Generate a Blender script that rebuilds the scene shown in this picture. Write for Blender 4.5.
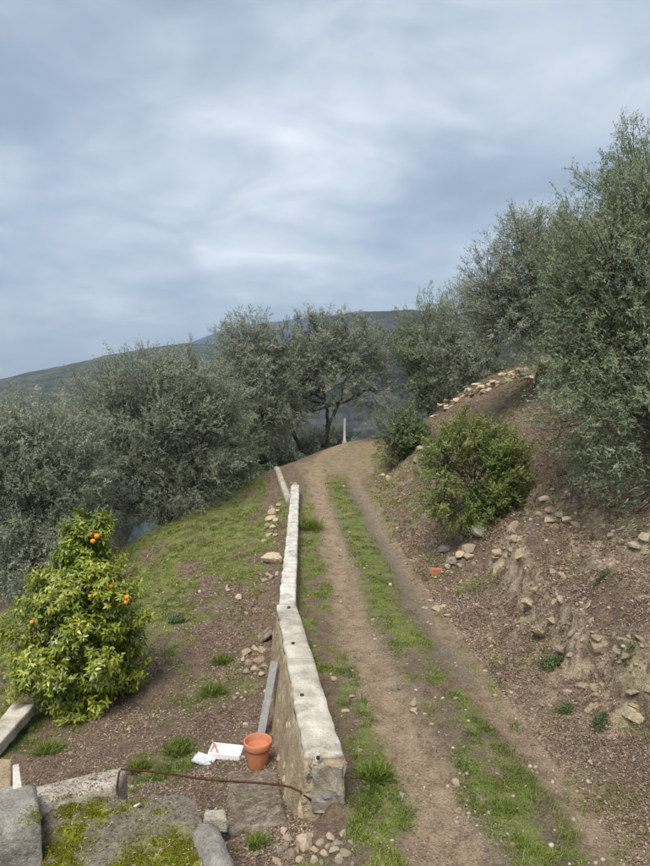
import bpy, bmesh, math, random
import numpy as np
from mathutils import Vector, Matrix

for o in list(bpy.data.objects):
    bpy.data.objects.remove(o, do_unlink=True)
scene = bpy.context.scene
C = scene.collection
R = math.radians
random.seed(11)
rng = np.random.default_rng(11)

# ------------------------------------------------------------------ camera
CAM_H, PITCH, FPX = 4.2, R(3.7), 650.0
cam_d = bpy.data.cameras.new('camera')
cam_d.sensor_fit = 'HORIZONTAL'
cam_d.sensor_width = 36.0
cam_d.lens = 36.0
cam_d.clip_start = 0.1
cam_d.clip_end = 40000
cam = bpy.data.objects.new('camera', cam_d)
C.objects.link(cam)
cam.location = (0, 0, CAM_H)
cam.rotation_euler = (R(90) - PITCH, 0, 0)
scene.camera = cam

# ------------------------------------------------------------------ world: Nishita sky under broken stratus
SUN_EL, SUN_ROT = R(58), R(200)
w = bpy.data.worlds.new('World')
scene.world = w
w.use_nodes = True
wt = w.node_tree
wt.nodes.clear()
def WN(t, **kw):
    n = wt.nodes.new(t)
    for k, v in kw.items():
        setattr(n, k, v)
    return n
def wl(a, b):
    wt.links.new(a, b)
sky = WN('ShaderNodeTexSky', sky_type='NISHITA', sun_disc=False, sun_elevation=SUN_EL, sun_rotation=SUN_ROT)
skys = WN('ShaderNodeVectorMath', operation='SCALE'); skys.inputs['Scale'].default_value = 0.09
wl(sky.outputs[0], skys.inputs[0])
tc = WN('ShaderNodeTexCoord')
sep = WN('ShaderNodeSeparateXYZ'); wl(tc.outputs['Generated'], sep.inputs[0])
zm = WN('ShaderNodeMath', operation='MAXIMUM'); zm.inputs[1].default_value = 0.0; wl(sep.outputs['Z'], zm.inputs[0])
za = WN('ShaderNodeMath', operation='ADD'); za.inputs[1].default_value = 0.24; wl(zm.outputs[0], za.inputs[0])
dx = WN('ShaderNodeMath', operation='DIVIDE'); wl(sep.outputs['X'], dx.inputs[0]); wl(za.outputs[0], dx.inputs[1])
dy = WN('ShaderNodeMath', operation='DIVIDE'); wl(sep.outputs['Y'], dy.inputs[0]); wl(za.outputs[0], dy.inputs[1])
cmb = WN('ShaderNodeCombineXYZ'); wl(dx.outputs[0], cmb.inputs[0]); wl(dy.outputs[0], cmb.inputs[1])
mp = WN('ShaderNodeMapping'); mp.inputs['Location'].default_value = (7.7, 11.3, 0)
mp.inputs['Rotation'].default_value = (0, 0, R(-24)); mp.inputs['Scale'].default_value = (0.85, 1.0, 1)
wl(cmb.outputs[0], mp.inputs['Vector'])
n1 = WN('ShaderNodeTexNoise'); n1.inputs['Scale'].default_value = 1.15; n1.inputs['Detail'].default_value = 7
n1.inputs['Roughness'].default_value = 0.52; n1.inputs['Distortion'].default_value = 0.3
wl(mp.outputs[0], n1.inputs['Vector'])
n2 = WN('ShaderNodeTexNoise'); n2.inputs['Scale'].default_value = 3.6; n2.inputs['Detail'].default_value = 8
n2.inputs['Roughness'].default_value = 0.55; n2.inputs['Distortion'].default_value = 0.8
wl(mp.outputs[0], n2.inputs['Vector'])
nm = WN('ShaderNodeMix', data_type='FLOAT'); nm.inputs['Factor'].default_value = 0.3
wl(n1.outputs['Fac'], nm.inputs['A']); wl(n2.outputs['Fac'], nm.inputs['B'])
cr = WN('ShaderNodeValToRGB')
els = cr.color_ramp.elements
els[0].position = 0.36; els[0].color = (0.108, 0.130, 0.156, 1)
els[1].position = 0.66; els[1].color = (0.335, 0.345, 0.355, 1)
e = els.new(0.44); e.color = (0.142, 0.166, 0.194, 1)
e = els.new(0.50); e.color = (0.180, 0.204, 0.230, 1)
e = els.new(0.56); e.color = (0.226, 0.246, 0.266, 1)
wl(nm.outputs['Result'], cr.inputs[0])
smix = WN('ShaderNodeMix', data_type='RGBA'); smix.inputs['Factor'].default_value = 0.88
wl(skys.outputs[0], smix.inputs['A']); wl(cr.outputs[0], smix.inputs['B'])
bg = WN('ShaderNodeBackground'); bg.inputs['Strength'].default_value = 1.2
wl(smix.outputs['Result'], bg.inputs['Color'])
wo = WN('ShaderNodeOutputWorld'); wl(bg.outputs[0], wo.inputs['Surface'])

sun_d = bpy.data.lights.new('sun', 'SUN')
sun_d.energy = 1.5
sun_d.angle = R(28)
sun_d.color = (1.0, 0.945, 0.85)
sun = bpy.data.objects.new('sun', sun_d)
C.objects.link(sun)
# sun_rotation is measured clockwise from +Y: light comes from behind the camera, a little to the left
sd = Vector((math.sin(SUN_ROT) * math.cos(SUN_EL), math.cos(SUN_ROT) * math.cos(SUN_EL), math.sin(SUN_EL)))
sun.rotation_euler = sd.to_track_quat('Z', 'Y').to_euler()

vs = scene.view_settings
vs.view_transform = 'Standard'
vs.look = 'None'
vs.gamma = 1
vs.use_curve_mapping = False
vs.exposure = 1.4

# ------------------------------------------------------------------ small helpers
def tag(o, label=None, cat=None, group=None, kind=None):
    if label: o['label'] = label
    if cat: o['category'] = cat
    if group: o['group'] = group
    if kind: o['kind'] = kind
    return o
def empty(name, loc=(0, 0, 0)):
    o = bpy.data.objects.new(name, None)
    o.empty_display_size = 0.1
    C.objects.link(o)
    o.location = loc
    return o
def link(name, me, parent=None, loc=None):
    o = bpy.data.objects.new(name, me)
    C.objects.link(o)
    if parent: o.parent = parent
    if loc is not None: o.location = loc
    return o
def np_mesh(name, V, F, mat, attrs=None, smooth=False):
    """V (n,3) floats, F (m,k) ints or a list of such arrays"""
    me = bpy.data.meshes.new(name)
    V = np.ascontiguousarray(V, dtype=np.float32)
    if not isinstance(F, list): F = [F]
    F = [np.ascontiguousarray(f, dtype=np.int32) for f in F if len(f)]
    loops = np.concatenate([f.ravel() for f in F])
    sizes = np.concatenate([np.full(len(f), f.shape[1], np.int32) for f in F])
    starts = np.concatenate([[0], np.cumsum(sizes)[:-1]]).astype(np.int32)
    me.vertices.add(len(V)); me.vertices.foreach_set('co', V.ravel())
    me.loops.add(len(loops)); me.loops.foreach_set('vertex_index', loops)
    me.polygons.add(len(sizes)); me.polygons.foreach_set('loop_start', starts)
    try: me.polygons.foreach_set('loop_total', sizes)
    except Exception: pass
    if attrs:
        for k, a in attrs.items():
            at = me.attributes.new(k, 'FLOAT', 'POINT')
            at.data.foreach_set('value', np.ascontiguousarray(a, dtype=np.float32))
    me.update(calc_edges=True)
    me.validate()
    if smooth: me.polygons.foreach_set('use_smooth', np.ones(len(me.polygons), dtype=bool))
    if mat: me.materials.append(mat)
    return me

# lattice noise -------------------------------------------------------------
def _h(ix, iy, iz, s):
    h = (ix * 374761393 + iy * 668265263 + iz * 2147483647 + s * 982451653) & 0xffffffff
    h = ((h ^ (h >> 13)) * 1274126177) & 0xffffffff
    return ((h ^ (h >> 16)) & 0xffffffff) / 4294967295.0
def vnoise(x, y, z=None, s=0):
    x = np.asarray(x, float); y = np.asarray(y, float)
    z = np.zeros_like(x) if z is None else np.asarray(z, float)
    ix, iy, iz = (np.floor(q).astype(np.int64) for q in (x, y, z))
    fx, fy, fz = x - ix, y - iy, z - iz
    fx, fy, fz = (f * f * (3 - 2 * f) for f in (fx, fy, fz))
    r = 0
    for a in (0, 1):
        for b in (0, 1):
            for c in (0, 1):
                r = r + _h(ix + a, iy + b, iz + c, s) * (fx if a else 1 - fx) * (fy if b else 1 - fy) * (fz if c else 1 - fz)
    return r
def fbm(x, y, z=None, s=0, o=4):
    x = np.asarray(x, float); y = np.asarray(y, float)
    t, a, n = 0, 0.5, 0
    for i in range(o):
        k = 2.03 ** i
        t = t + a * vnoise(x * k + 17.3 * i, y * k + 5.1 * i, None if z is None else np.asarray(z) * k, s + i)
        n += a; a *= 0.5
    return t / n
def sstep(a, b, x):
    t = np.clip((np.asarray(x, float) - a) / (b - a), 0, 1)
    return t * t * (3 - 2 * t)
def table(pts, smooth=1.2):
    p = np.array(pts, float)
    yy = np.arange(-40, 130, 0.1)
    v = np.interp(yy, p[:, 0], p[:, 1])
    k = int(smooth / 0.1) | 1
    ker = np.hanning(k + 2)[1:-1]; ker /= ker.sum()
    v = np.convolve(np.pad(v, k // 2, mode='edge'), ker, mode='valid')
    return lambda y: np.interp(y, yy, v)

# ------------------------------------------------------------------ the lie of the land (metres, camera above the origin)
xc = table([(0, 2.25), (5.7, 1.98), (7.6, 1.74), (10.5, 1.40), (13, 1.22), (18, .95), (23, .55), (27, .4), (30, .8), (33, 1.7), (36, 3.6), (40, 8), (46, 15)], 3)
zp = table([(0, 0), (14, 0), (18, .12), (22, .42), (28, .98), (34, 1.6), (38, 1.75), (46, 1.5)], 4)
WALL = [(6.45, 0.0), (11.3, -0.68), (23.0, -1.06)]
x_l = table([(0, .35), (6.45, 0.0), (11.3, -.68), (23.0, -1.06), (24.0, -1.2), (28, -1.95), (32, .0), (36, 2.4), (40, 6), (46, 12)], .5)
zt0 = table([(2, 0.0), (5.6, -.1), (6.4, -.2), (7.2, -.42), (8.5, -.72), (11, -.9), (15, -.8), (20, -.42), (24, .2), (28, .8), (34, 1.5), (46, 1.4)], .8)
x_e = table([(0, -9.5), (14, -8.9), (18, -8.4), (22, -6.4), (25, -4.3), (28, -2.5), (30, -1.25), (32, -.25), (36, 2.2), (40, 5.8), (46, 11.8)], 1.2)
x_f = table([(0, 3.1), (3, 2.98), (5.75, 2.85), (9, 2.6), (13.1, 2.3), (20, 1.98), (26, 2.0), (30, 2.5), (34, 3.5), (38, 6.0), (44, 12)], 2)
BS = [0, .3, .9, 1.4, 2.2, 3.0, 3.6, 4.6, 5.2, 6.2, 8, 12, 30, 100, 300, 9000]
BZ = [0, .12, .5, .95, 1.5, 2.02, 2.6, 3.32, 3.62, 3.88, 4.4, 6.3, 13, 36, 70, 70]
DS = [0, .8, 2.5, 8, 20, 60, 200, 500, 9000]
DZ = [0, -.55, -1.5, -3.2, -7, -18, -38, -45, -45]
LEDGE = None
def H(x, y, detail=True):
    x = np.asarray(x, float); y = np.asarray(y, float)
    zpv = zp(y); xl = x_l(y); xe = np.minimum(x_e(y), xl - .05); xf = x_f(y)
    off = x - xc(y)
    rut = np.exp(-((np.abs(off) - np.where(off < 0, .80, .68)) / .24) ** 2) * (.6 + .8 * fbm(x * 1.5, y * .7, s=45))
    fade = 1 - sstep(24, 29, y)
    track = zpv + fade * (-.055 * rut + .035 * np.exp(-(off / .35) ** 2))
    s = xl - x
    wterr = np.maximum(xl - xe, 0)
    terr = zt0(y) - .13 * np.clip(s, 0, wterr)
    over = np.clip(s - wterr, 0, None)
    terr = terr + np.interp(over, DS, DZ)
    bl = np.where(y > 6.3, .1, .45)
    bl = np.where(y > 23.3, .3, bl)
    k = sstep(-1, 1, s / bl)
    z = track * (1 - k) + terr * k
    sb = np.clip(x - xf, 0, None)
    bank = np.interp(sb, BS, BZ)
    z = z + bank
    if detail:
        ab = sstep(0, 1.0, sb) * (1 - sstep(14, 40, sb))
        at = sstep(.3, 1.0, s) * (1 - sstep(10, 40, over))
        z = z + ab * ((fbm(x * .75, y * .75, s=3) - .5) * .55 + (fbm(x * 2.6, y * 2.6, s=9) - .5) * .34 + (fbm(x * 7, y * 7, s=19, o=4) - .5) * .17)
        z = z + at * ((fbm(x * .9, y * .9, s=5) - .5) * .22 + (fbm(x * 5, y * 5, s=21, o=3) - .5) * .07)
        z = z + (fbm(x * 3, y * 3, s=31, o=4) - .5) * .05 * (1 - ab) * (1 - .75 * sstep(14, 26, y))
        if LEDGE is not None:
            z = z + ledge_rise(x, y)
    far = sstep(44, 260, y)
    z = z * (1 - far) + np.minimum(z, -45 + 12 * fbm(x * .004, y * .004, s=77)) * far
    return z
LEDGES = []
def ledge_rise(x, y):
    t = np.zeros_like(x)
    for P, hgt in LEDGES:
        best = np.full(x.shape, 1e9); sg = np.zeros(x.shape); en = np.zeros(x.shape)
        n = len(P) - 1
        for i in range(n):
            a, b = P[i], P[i + 1]
            d = b - a; L = np.hypot(*d)
            u = ((x - a[0]) * d[0] + (y - a[1]) * d[1]) / (L * L)
            uc = np.clip(u, 0, 1)
            ex = x - a[0] - uc * d[0]; ey = y - a[1] - uc * d[1]
            dist = np.hypot(ex, ey)
            m = dist < best
            best = np.where(m, dist, best)
            cr_ = (d[0] * (y - a[1]) - d[1] * (x - a[0])) / L
            sg = np.where(m, cr_, sg)
            en = np.where(m, (i + uc) / n, en)
        sdv = np.where(sg >= 0, best, -best)
        sdv = sdv + (fbm(x * 2.2, y * 2.2, s=41) - .5) * .5
        endf = sstep(0, .15, en) * (1 - sstep(.85, 1, en))
        t = t + hgt * endf * sstep(-.16, .20, sdv) * (1 - sstep(.4, 1.9, sdv)) - .25 * hgt * endf * sstep(-.8, -.2, sdv) * (1 - sstep(-.2, .05, sdv))
    return t
def ray(px, py):
    u, v = (px - 325) / FPX, (433 - py) / FPX
    cp, sp = math.cos(PITCH), math.sin(PITCH)
    return np.array([u, cp + v * sp, -sp + v * cp])
def at_d(px, py, d):
    r = ray(px, py); k = d / r[1]
    return np.array([r[0] * k, d, CAM_H + r[2] * k])
def hit(px, py, dmin=4.0, dmax=90.0, detail=True):
    """where the sight line through a photo pixel meets the ground"""
    r = ray(px, py)
    d = np.arange(dmin, dmax, .03)
    k = d / r[1]
    below = (CAM_H + r[2] * k) < H(r[0] * k, d, detail)
    i = int(np.argmax(below)) if below.any() else len(d) - 1
    x, y = r[0] * k[i], d[i]
    return np.array([x, y, float(H(x, y, detail))])
LEDGES.append((np.array([hit(*p, detail=False)[:2] for p in ((488, 550), (506, 562), (532, 598), (556, 640), (590, 668), (625, 690), (660, 715))]), .40))
LEDGES.append((np.array([hit(*p, detail=False)[:2] for p in ((520, 500), (545, 512), (585, 530), (620, 546), (660, 560))]), .30))
LEDGE = True
def gz(x, y): return float(H(x, y))

# ------------------------------------------------------------------ materials
class NT:
    def __init__(self, name):
        self.m = bpy.data.materials.new(name); self.m.use_nodes = True
        self.t = self.m.node_tree; self.t.nodes.clear()
        self.out = self.t.nodes.new('ShaderNodeOutputMaterial')
    def n(self, t, ins=None, **kw):
        nd = self.t.nodes.new(t)
        for k, v in kw.items(): setattr(nd, k, v)
        if ins:
            for k, v in ins.items():
                if isinstance(v, bpy.types.NodeSocket): self.t.links.new(v, nd.inputs[k])
                else: nd.inputs[k].default_value = v
        return nd
    def noise(self, vec, scale, detail=5, rough=.55, dist=0):
        return self.n('ShaderNodeTexNoise', {'Vector': vec, 'Scale': scale, 'Detail': detail, 'Roughness': rough, 'Distortion': dist}).outputs['Fac']
    def ramp(self, fac, stops):
        nd = self.n('ShaderNodeValToRGB', {'Fac': fac})
        e = nd.color_ramp.elements
        for i, (p, c) in enumerate(stops):
            q = e[i] if i < 2 else e.new(p)
            q.position = p; q.color = (*c, 1) if not isinstance(c, float) else (c, c, c, 1)
        return nd.outputs['Color']
    def mix(self, f, a, b, blend='MIX'):
        nd = self.n('ShaderNodeMix', data_type='RGBA', blend_type=blend)
        for k, v in (('Factor', f), ('A', a), ('B', b)):
            if isinstance(v, bpy.types.NodeSocket): self.t.links.new(v, nd.inputs[k])
            else: nd.inputs[k].default_value = v if k == 'Factor' else (*v, 1)
        return nd.outputs['Result']
    def math(self, op, a, b=0.0, clamp=False):
        nd = self.n('ShaderNodeMath', {0: a, 1: b}, operation=op, use_clamp=clamp)
        return nd.outputs[0]
    def attr(self, name): return self.n('ShaderNodeAttribute', attribute_name=name).outputs['Fac']
    def pos(self): return self.n('ShaderNodeNewGeometry').outputs['Position']
    def obj(self): return self.n('ShaderNodeTexCoord').outputs['Object']
    def rand(self): return self.n('ShaderNodeObjectInfo').outputs['Random']
    def bump(self, h, strength=.5, dist=.02):
        return self.n('ShaderNodeBump', {'Height': h, 'Strength': strength, 'Distance': dist}).outputs['Normal']
    def surf(self, col, rough=.9, normal=None, spec=.25, **extra):
        p = self.n('ShaderNodeBsdfPrincipled', {'Roughness': rough, 'Specular IOR Level': spec})
        if isinstance(col, bpy.types.NodeSocket): self.t.links.new(col, p.inputs['Base Color'])
        else: p.inputs['Base Color'].default_value = (*col, 1)
        for k, v in extra.items(): p.inputs[k].default_value = v
        if normal is not None: self.t.links.new(normal, p.inputs['Normal'])
        return p.outputs[0]
    def done(self, s):
        self.t.links.new(s, self.out.inputs['Surface']); return self.m
def rough_mat(name, stops, scale=4, rough=.92, bump=.6, dist=.015, fine=40, vary=.25, spec=.2):
    """mottled solid: stone, render, soil, bark, timber"""
    t = NT(name); v = t.obj()
    f = t.math('ADD', t.math('MULTIPLY', t.noise(v, scale, 6, .6, .3), .65), t.math('MULTIPLY', t.noise(v, fine, 4, .6), .35))
    c = t.ramp(f, stops)
    if vary:
        k = t.math('ADD', t.math('MULTIPLY', t.rand(), vary * 2), 1 - vary)
        hs = t.n('ShaderNodeHueSaturation', {'Value': k, 'Color': c}); c = hs.outputs[0]
    h = t.math('ADD', t.noise(v, scale * 3, 5, .65), t.math('MULTIPLY', t.noise(v, fine * 1.7, 3, .6), .4))
    return t.done(t.surf(c, rough, t.bump(h, bump, dist), spec))
def leaf_mat(name, stops, rough=.5, trans=.25, spec=.35):
    t = NT(name)
    c = t.ramp(t.attr('rnd'), stops)
    a = t.surf(c, rough, None, spec)
    b = t.n('ShaderNodeBsdfTranslucent', {'Color': c}).outputs[0]
    return t.done(t.n('ShaderNodeMixShader', {0: trans, 1: a, 2: b}).outputs[0])

def ground_material():
    t = NT('earth_and_track'); p = t.pos()
    big = t.noise(p, .7, 5, .6); mid = t.noise(p, 4.5, 6, .62, .3); fine = t.noise(p, 28, 5, .65); grit = t.noise(p, 110, 3, .6)
    f = t.math('ADD', t.math('MULTIPLY', mid, .5), t.math('MULTIPLY', fine, .5))
    soil = t.ramp(f, [(.28, (.078, .050, .034)), (.70, (.345, .255, .178)), (.46, (.165, .114, .080)), (.58, (.235, .168, .118))])
    soil2 = t.ramp(f, [(.30, (.078, .057, .042)), (.70, (.29, .225, .165)), (.5, (.165, .123, .090))])
    c = t.mix(t.ramp(big, [(.40, 0.), (.60, 1.)]), soil, soil2)
    # worn wheel track: pale compacted earth
    rutc = t.ramp(f, [(.30, (.20, .142, .094)), (.68, (.47, .365, .25)), (.5, (.34, .252, .168))])
    rm = t.math('MULTIPLY', t.attr('rut'), t.ramp(t.math('ADD', t.math('MULTIPLY', mid, .6), t.math('MULTIPLY', fine, .4)), [(.30, .35), (.52, 1.)]))
    c = t.mix(rm, c, rutc)
    grav = t.ramp(fine, [(.30, (.095, .083, .066)), (.68, (.32, .285, .23)), (.5, (.19, .168, .133))])
    c = t.mix(t.math('MULTIPLY', t.attr('gravel'), t.ramp(mid, [(.35, .2), (.6, .9)])), c, grav)
    pale = t.ramp(f, [(.32, (.22, .165, .11)), (.66, (.58, .48, .35)), (.5, (.40, .315, .215))])
    c = t.mix(t.math('MULTIPLY', t.attr('pale'), t.ramp(mid, [(.38, .1), (.56, 1.)])), c, pale)
    gr = t.ramp(t.math('ADD', t.math('MULTIPLY', mid, .5), t.math('MULTIPLY', grit, .5)), [(.32, (.070, .092, .022)), (.68, (.27, .295, .088)), (.5, (.165, .200, .048))])
    gm = t.math('MULTIPLY', t.attr('grass'), t.ramp(t.math('ADD', t.math('MULTIPLY', mid, .5), t.math('MULTIPLY', fine, .5)), [(.34, .15), (.54, 1.)]))
    c = t.mix(gm, c, gr)
    wood = t.ramp(t.noise(p, .05, 6, .65), [(.3, (.028, .038, .022)), (.7, (.085, .095, .05)), (.5, (.05, .062, .034))])
    c = t.mix(t.attr('far'), c, wood)
    spk = t.noise(p, 46, 5, .8, .4)
    near = t.math('SUBTRACT', 1.0, t.attr('far'))
    c = t.mix(near, c, t.mix(t.ramp(spk, [(.36, 1.), (.50, 0.)]), c, t.mix(.62, c, (.018, .013, .010))))
    c = t.mix(t.math('MULTIPLY', near, t.ramp(spk, [(.54, 0.), (.66, .55)])), c, (.42, .335, .25))
    h = t.math('ADD', t.math('MULTIPLY', mid, .8), t.math('ADD', t.math('MULTIPLY', fine, .45), t.math('ADD', t.math('MULTIPLY', grit, .18), t.math('MULTIPLY', spk, .5))))
    return t.done(t.surf(c, .95, t.bump(h, .75, .06), .15))
M = {}
M['ground'] = ground_material()
M['concrete'] = rough_mat('pale_concrete', [(.35, (.22, .195, .155)), (.64, (.64, .595, .51)), (.5, (.45, .41, .34))], 3., bump=.8, fine=45, vary=.06)
M['concrete_white'] = rough_mat('limewashed_concrete', [(.36, (.24, .215, .18)), (.62, (.72, .68, .61)), (.49, (.53, .50, .44))], 4, bump=.8, fine=45, vary=.06)
M['masonry'] = rough_mat('rubble_mortar', [(.3, (.20, .145, .085)), (.7, (.60, .49, .34)), (.5, (.40, .31, .20))], 5, bump=1., dist=.04, fine=30, vary=.05)
M['stone'] = rough_mat('cream_stone', [(.3, (.27, .20, .13)), (.72, (.64, .53, .39)), (.5, (.46, .37, .26))], 6, bump=.7, dist=.02, fine=60, vary=.3)
M['outcrop'] = rough_mat('crumbling_rock', [(.36, (.20, .15, .10)), (.64, (.56, .46, .33)), (.5, (.38, .30, .205))], 7, bump=.6, dist=.015, fine=50, vary=.15)
M['stone_grey'] = rough_mat('grey_stone', [(.3, (.14, .122, .10)), (.72, (.46, .41, .345)), (.5, (.29, .25, .205))], 6, bump=.7, dist=.02, fine=60, vary=.3)
M['stone_blue'] = rough_mat('blue_grey_stone', [(.3, (.19, .20, .215)), (.72, (.42, .43, .45)), (.5, (.30, .315, .335))], 6, bump=.7, fine=60, vary=.1)
M['brick'] = rough_mat('orange_brick', [(.3, (.36, .135, .065)), (.72, (.58, .28, .16)), (.5, (.47, .20, .11))], 6, bump=.5, fine=60, vary=.1)
M['bark'] = rough_mat('olive_bark', [(.3, (.028, .024, .019)), (.72, (.16, .142, .12)), (.5, (.085, .075, .062))], 9, bump=1., dist=.03, fine=40, vary=.2)
M['bark_pale'] = rough_mat('pruned_bark', [(.3, (.10, .088, .07)), (.72, (.40, .36, .31)), (.5, (.22, .195, .165))], 7, bump=1., dist=.04, fine=40, vary=.1)
M['twig'] = rough_mat('twig', [(.3, (.05, .045, .032)), (.72, (.15, .135, .10)), (.5, (.09, .08, .058))], 9, bump=.2, vary=.1)
M['plank'] = rough_mat('weathered_plank', [(.3, (.17, .165, .16)), (.72, (.36, .355, .35)), (.5, (.26, .255, .25))], 12, bump=.4, fine=60, vary=.05)
M['rust'] = rough_mat('rusty_steel', [(.3, (.035, .016, .010)), (.72, (.15, .07, .04)), (.5, (.075, .034, .022))], 25, bump=.6, dist=.004, fine=120, vary=.05)
M['terracotta'] = rough_mat('terracotta', [(.25, (.42, .15, .075)), (.75, (.64, .28, .16)), (.5, (.54, .21, .112))], 5, .75, bump=.15, dist=.005, fine=60, vary=.03, spec=.3)
M['soil'] = rough_mat('potting_soil', [(.3, (.03, .022, .015)), (.72, (.12, .09, .065)), (.5, (.06, .045, .032))], 15, bump=1, fine=60, vary=.0)
M['foam'] = rough_mat('white_foam', [(.2, (.55, .56, .57)), (.8, (.85, .86, .87)), (.4, (.76, .77, .78))], 6, .6, bump=.1, dist=.004, fine=60, vary=.0, spec=.4)
M['milky'] = rough_mat('milky_plastic', [(.2, (.42, .46, .48)), (.8, (.68, .71, .73)), (.5, (.56, .60, .62))], 8, .35, bump=.2, dist=.01, fine=40, vary=.0, spec=.5)
M['pvc'] = rough_mat('white_pvc', [(.2, (.66, .67, .68)), (.8, (.86, .86, .86)), (.5, (.79, .79, .79))], 4, .45, bump=.05, vary=.0, spec=.4)
M['net'] = rough_mat('blue_grey_sheet', [(.2, (.05, .075, .085)), (.8, (.22, .29, .31)), (.5, (.11, .155, .17))], 5, .7, bump=.5, fine=40, vary=.0)
M['dark'] = rough_mat('pipe_mouth_shade', [(.2, (.015, .012, .010)), (.8, (.05, .043, .036)), (.5, (.028, .024, .02))], 9, bump=.2, vary=.0)  # near-black colour painting the shade inside the pipe stub
M['houseW'] = rough_mat('white_plaster', [(.3, (.60, .57, .52)), (.72, (.80, .78, .74)), (.5, (.72, .69, .64))], .4, bump=.1, fine=3, vary=.12)
M['roof'] = rough_mat('tile_roof', [(.3, (.20, .095, .06)), (.72, (.40, .22, .15)), (.5, (.30, .155, .10))], .8, bump=.3, fine=6, vary=.15)
M['pane'] = rough_mat('dark_window', [(.3, (.03, .035, .04)), (.72, (.07, .08, .09)), (.5, (.05, .055, .06))], 1, .25, bump=.0, vary=.0, spec=.5)

M['dirty'] = rough_mat('soiled_concrete', [(.34, (.10, .075, .055)), (.68, (.44, .39, .32)), (.5, (.20, .155, .115))], 7, bump=1., dist=.03, fine=35, vary=.0)
M['grey_concrete'] = rough_mat('weathered_grey_concrete', [(.32, (.11, .10, .088)), (.70, (.45, .42, .375)), (.5, (.27, .248, .215))], 6, bump=1., dist=.03, fine=40, vary=.0)
M['dirty2'] = rough_mat('stained_pale_concrete', [(.33, (.21, .18, .14)), (.66, (.60, .545, .455)), (.5, (.42, .375, .305))], 6, bump=.9, dist=.03, fine=40, vary=.0)
M['end_concrete'] = rough_mat('weathered_wall_end', [(.34, (.15, .13, .10)), (.66, (.48, .43, .35)), (.5, (.29, .255, .20))], 6, bump=.8, dist=.02, fine=40, vary=.0)
def mossy():
    t = NT('mossy_concrete'); v = t.pos()
    mid = t.noise(v, 3.2, 6, .62, .5); fine = t.noise(v, 30, 5, .65); gr = t.noise(v, 90, 3)
    f = t.math('ADD', t.math('MULTIPLY', mid, .55), t.math('MULTIPLY', fine, .45))
    c = t.ramp(f, [(.30, (.085, .074, .058)), (.70, (.33, .295, .24)), (.5, (.19, .167, .13))])
    moss = t.ramp(t.math('ADD', t.math('MULTIPLY', fine, .6), t.math('MULTIPLY', gr, .4)), [(.32, (.065, .085, .008)), (.68, (.34, .34, .02)), (.5, (.19, .205, .013))])
    mk = t.math('MULTIPLY', t.attr('moss'), t.ramp(t.math('ADD', t.math('MULTIPLY', mid, .5), t.math('MULTIPLY', fine, .5)), [(.40, .0), (.52, 1.)]))
    c = t.mix(mk, c, moss)
    h = t.math('ADD', mid, t.math('ADD', t.math('MULTIPLY', fine, .5), t.math('MULTIPLY', gr, .2)))
    return t.done(t.surf(c, .95, t.bump(h, .9, .04), .15))
M['mossy'] = mossy()
M['olive_leaf'] = leaf_mat('olive_leaf', [(.0, (0.134, 0.151, 0.101)), (1., (0.526, 0.549, 0.459)), (.45, (0.274, 0.300, 0.213)), (.78, (0.392, 0.417, 0.319))], .65, .28, .12)
M['olive_leaf_green'] = leaf_mat('olive_leaf_green', [(.0, (0.109, 0.136, 0.074)), (1., (0.494, 0.535, 0.391)), (.45, (0.224, 0.265, 0.155)), (.80, (0.339, 0.377, 0.244))], .65, .28, .12)
M['citrus_leaf'] = leaf_mat('citrus_leaf', [(.0, (.032, .064, .012)), (1., (.46, .46, .07)), (.38, (.10, .155, .020)), (.66, (.26, .305, .035))], .3, .25, .5)
M['bush_leaf'] = leaf_mat('bush_leaf', [(.0, (0.072, 0.104, 0.026)), (1., (0.520, 0.468, 0.182)), (.45, (0.195, 0.247, 0.068)), (.78, (0.345, 0.361, 0.117))], .45, .25)
M['bush_leaf_dark'] = leaf_mat('bush_leaf_dark', [(.0, (0.072, 0.098, 0.042)), (1., (0.468, 0.468, 0.260)), (.45, (0.163, 0.202, 0.091)), (.78, (0.273, 0.299, 0.150))], .45, .25)
M['grass'] = leaf_mat('grass_blade', [(.0, (.070, .100, .018)), (1., (.42, .36, .16)), (.45, (.195, .262, .046)), (.78, (.34, .375, .090))], .55, .42, .2)
M['weed'] = leaf_mat('weed_leaf', [(.0, (.055, .085, .030)), (1., (.20, .26, .09)), (.55, (.11, .16, .055)), (.86, (.15, .20, .07))], .5, .25)
M['litter'] = leaf_mat('dry_litter', [(.0, (.060, .040, .030)), (1., (.60, .48, .36)), (.40, (.20, .138, .100)), (.72, (.38, .28, .20))], .8, .05, .15)
M['fruit'] = rough_mat('orange_peel', [(.2, (.75, .22, .015)), (.8, (.90, .36, .03)), (.5, (.84, .29, .02))], 20, .45, bump=.2, dist=.003, fine=90, vary=.05, spec=.4)
def hill_mat(name, stops, rock, rock_amt, scale=.012, clump=.06):
    t = NT(name); v = t.pos()
    f = t.math('ADD', t.math('MULTIPLY', t.noise(v, scale, 6, .65, .4), .5), t.math('MULTIPLY', t.noise(v, clump, 4, .7), .5))
    c = t.ramp(f, stops)
    rk = t.ramp(t.noise(v, scale * 1.6, 8, .7, .6), [(.50, 0.), (.62, rock_amt)])
    c = t.mix(rk, c, rock)
    return t.done(t.surf(c, 1., t.bump(t.noise(v, clump, 4, .7), 1., 6.), .05))
M['hill_green'] = hill_mat('wooded_hillside', [(.38, (.007, .010, .006)), (.62, (.115, .118, .058)), (.5, (.040, .047, .023))], (.17, .155, .095), .6)
M['hill_rock'] = hill_mat('rocky_hillside', [(.36, (.010, .012, .010)), (.64, (.080, .082, .070)), (.5, (.030, .034, .029))], (.13, .125, .115), .6, .011, .07)
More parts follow.
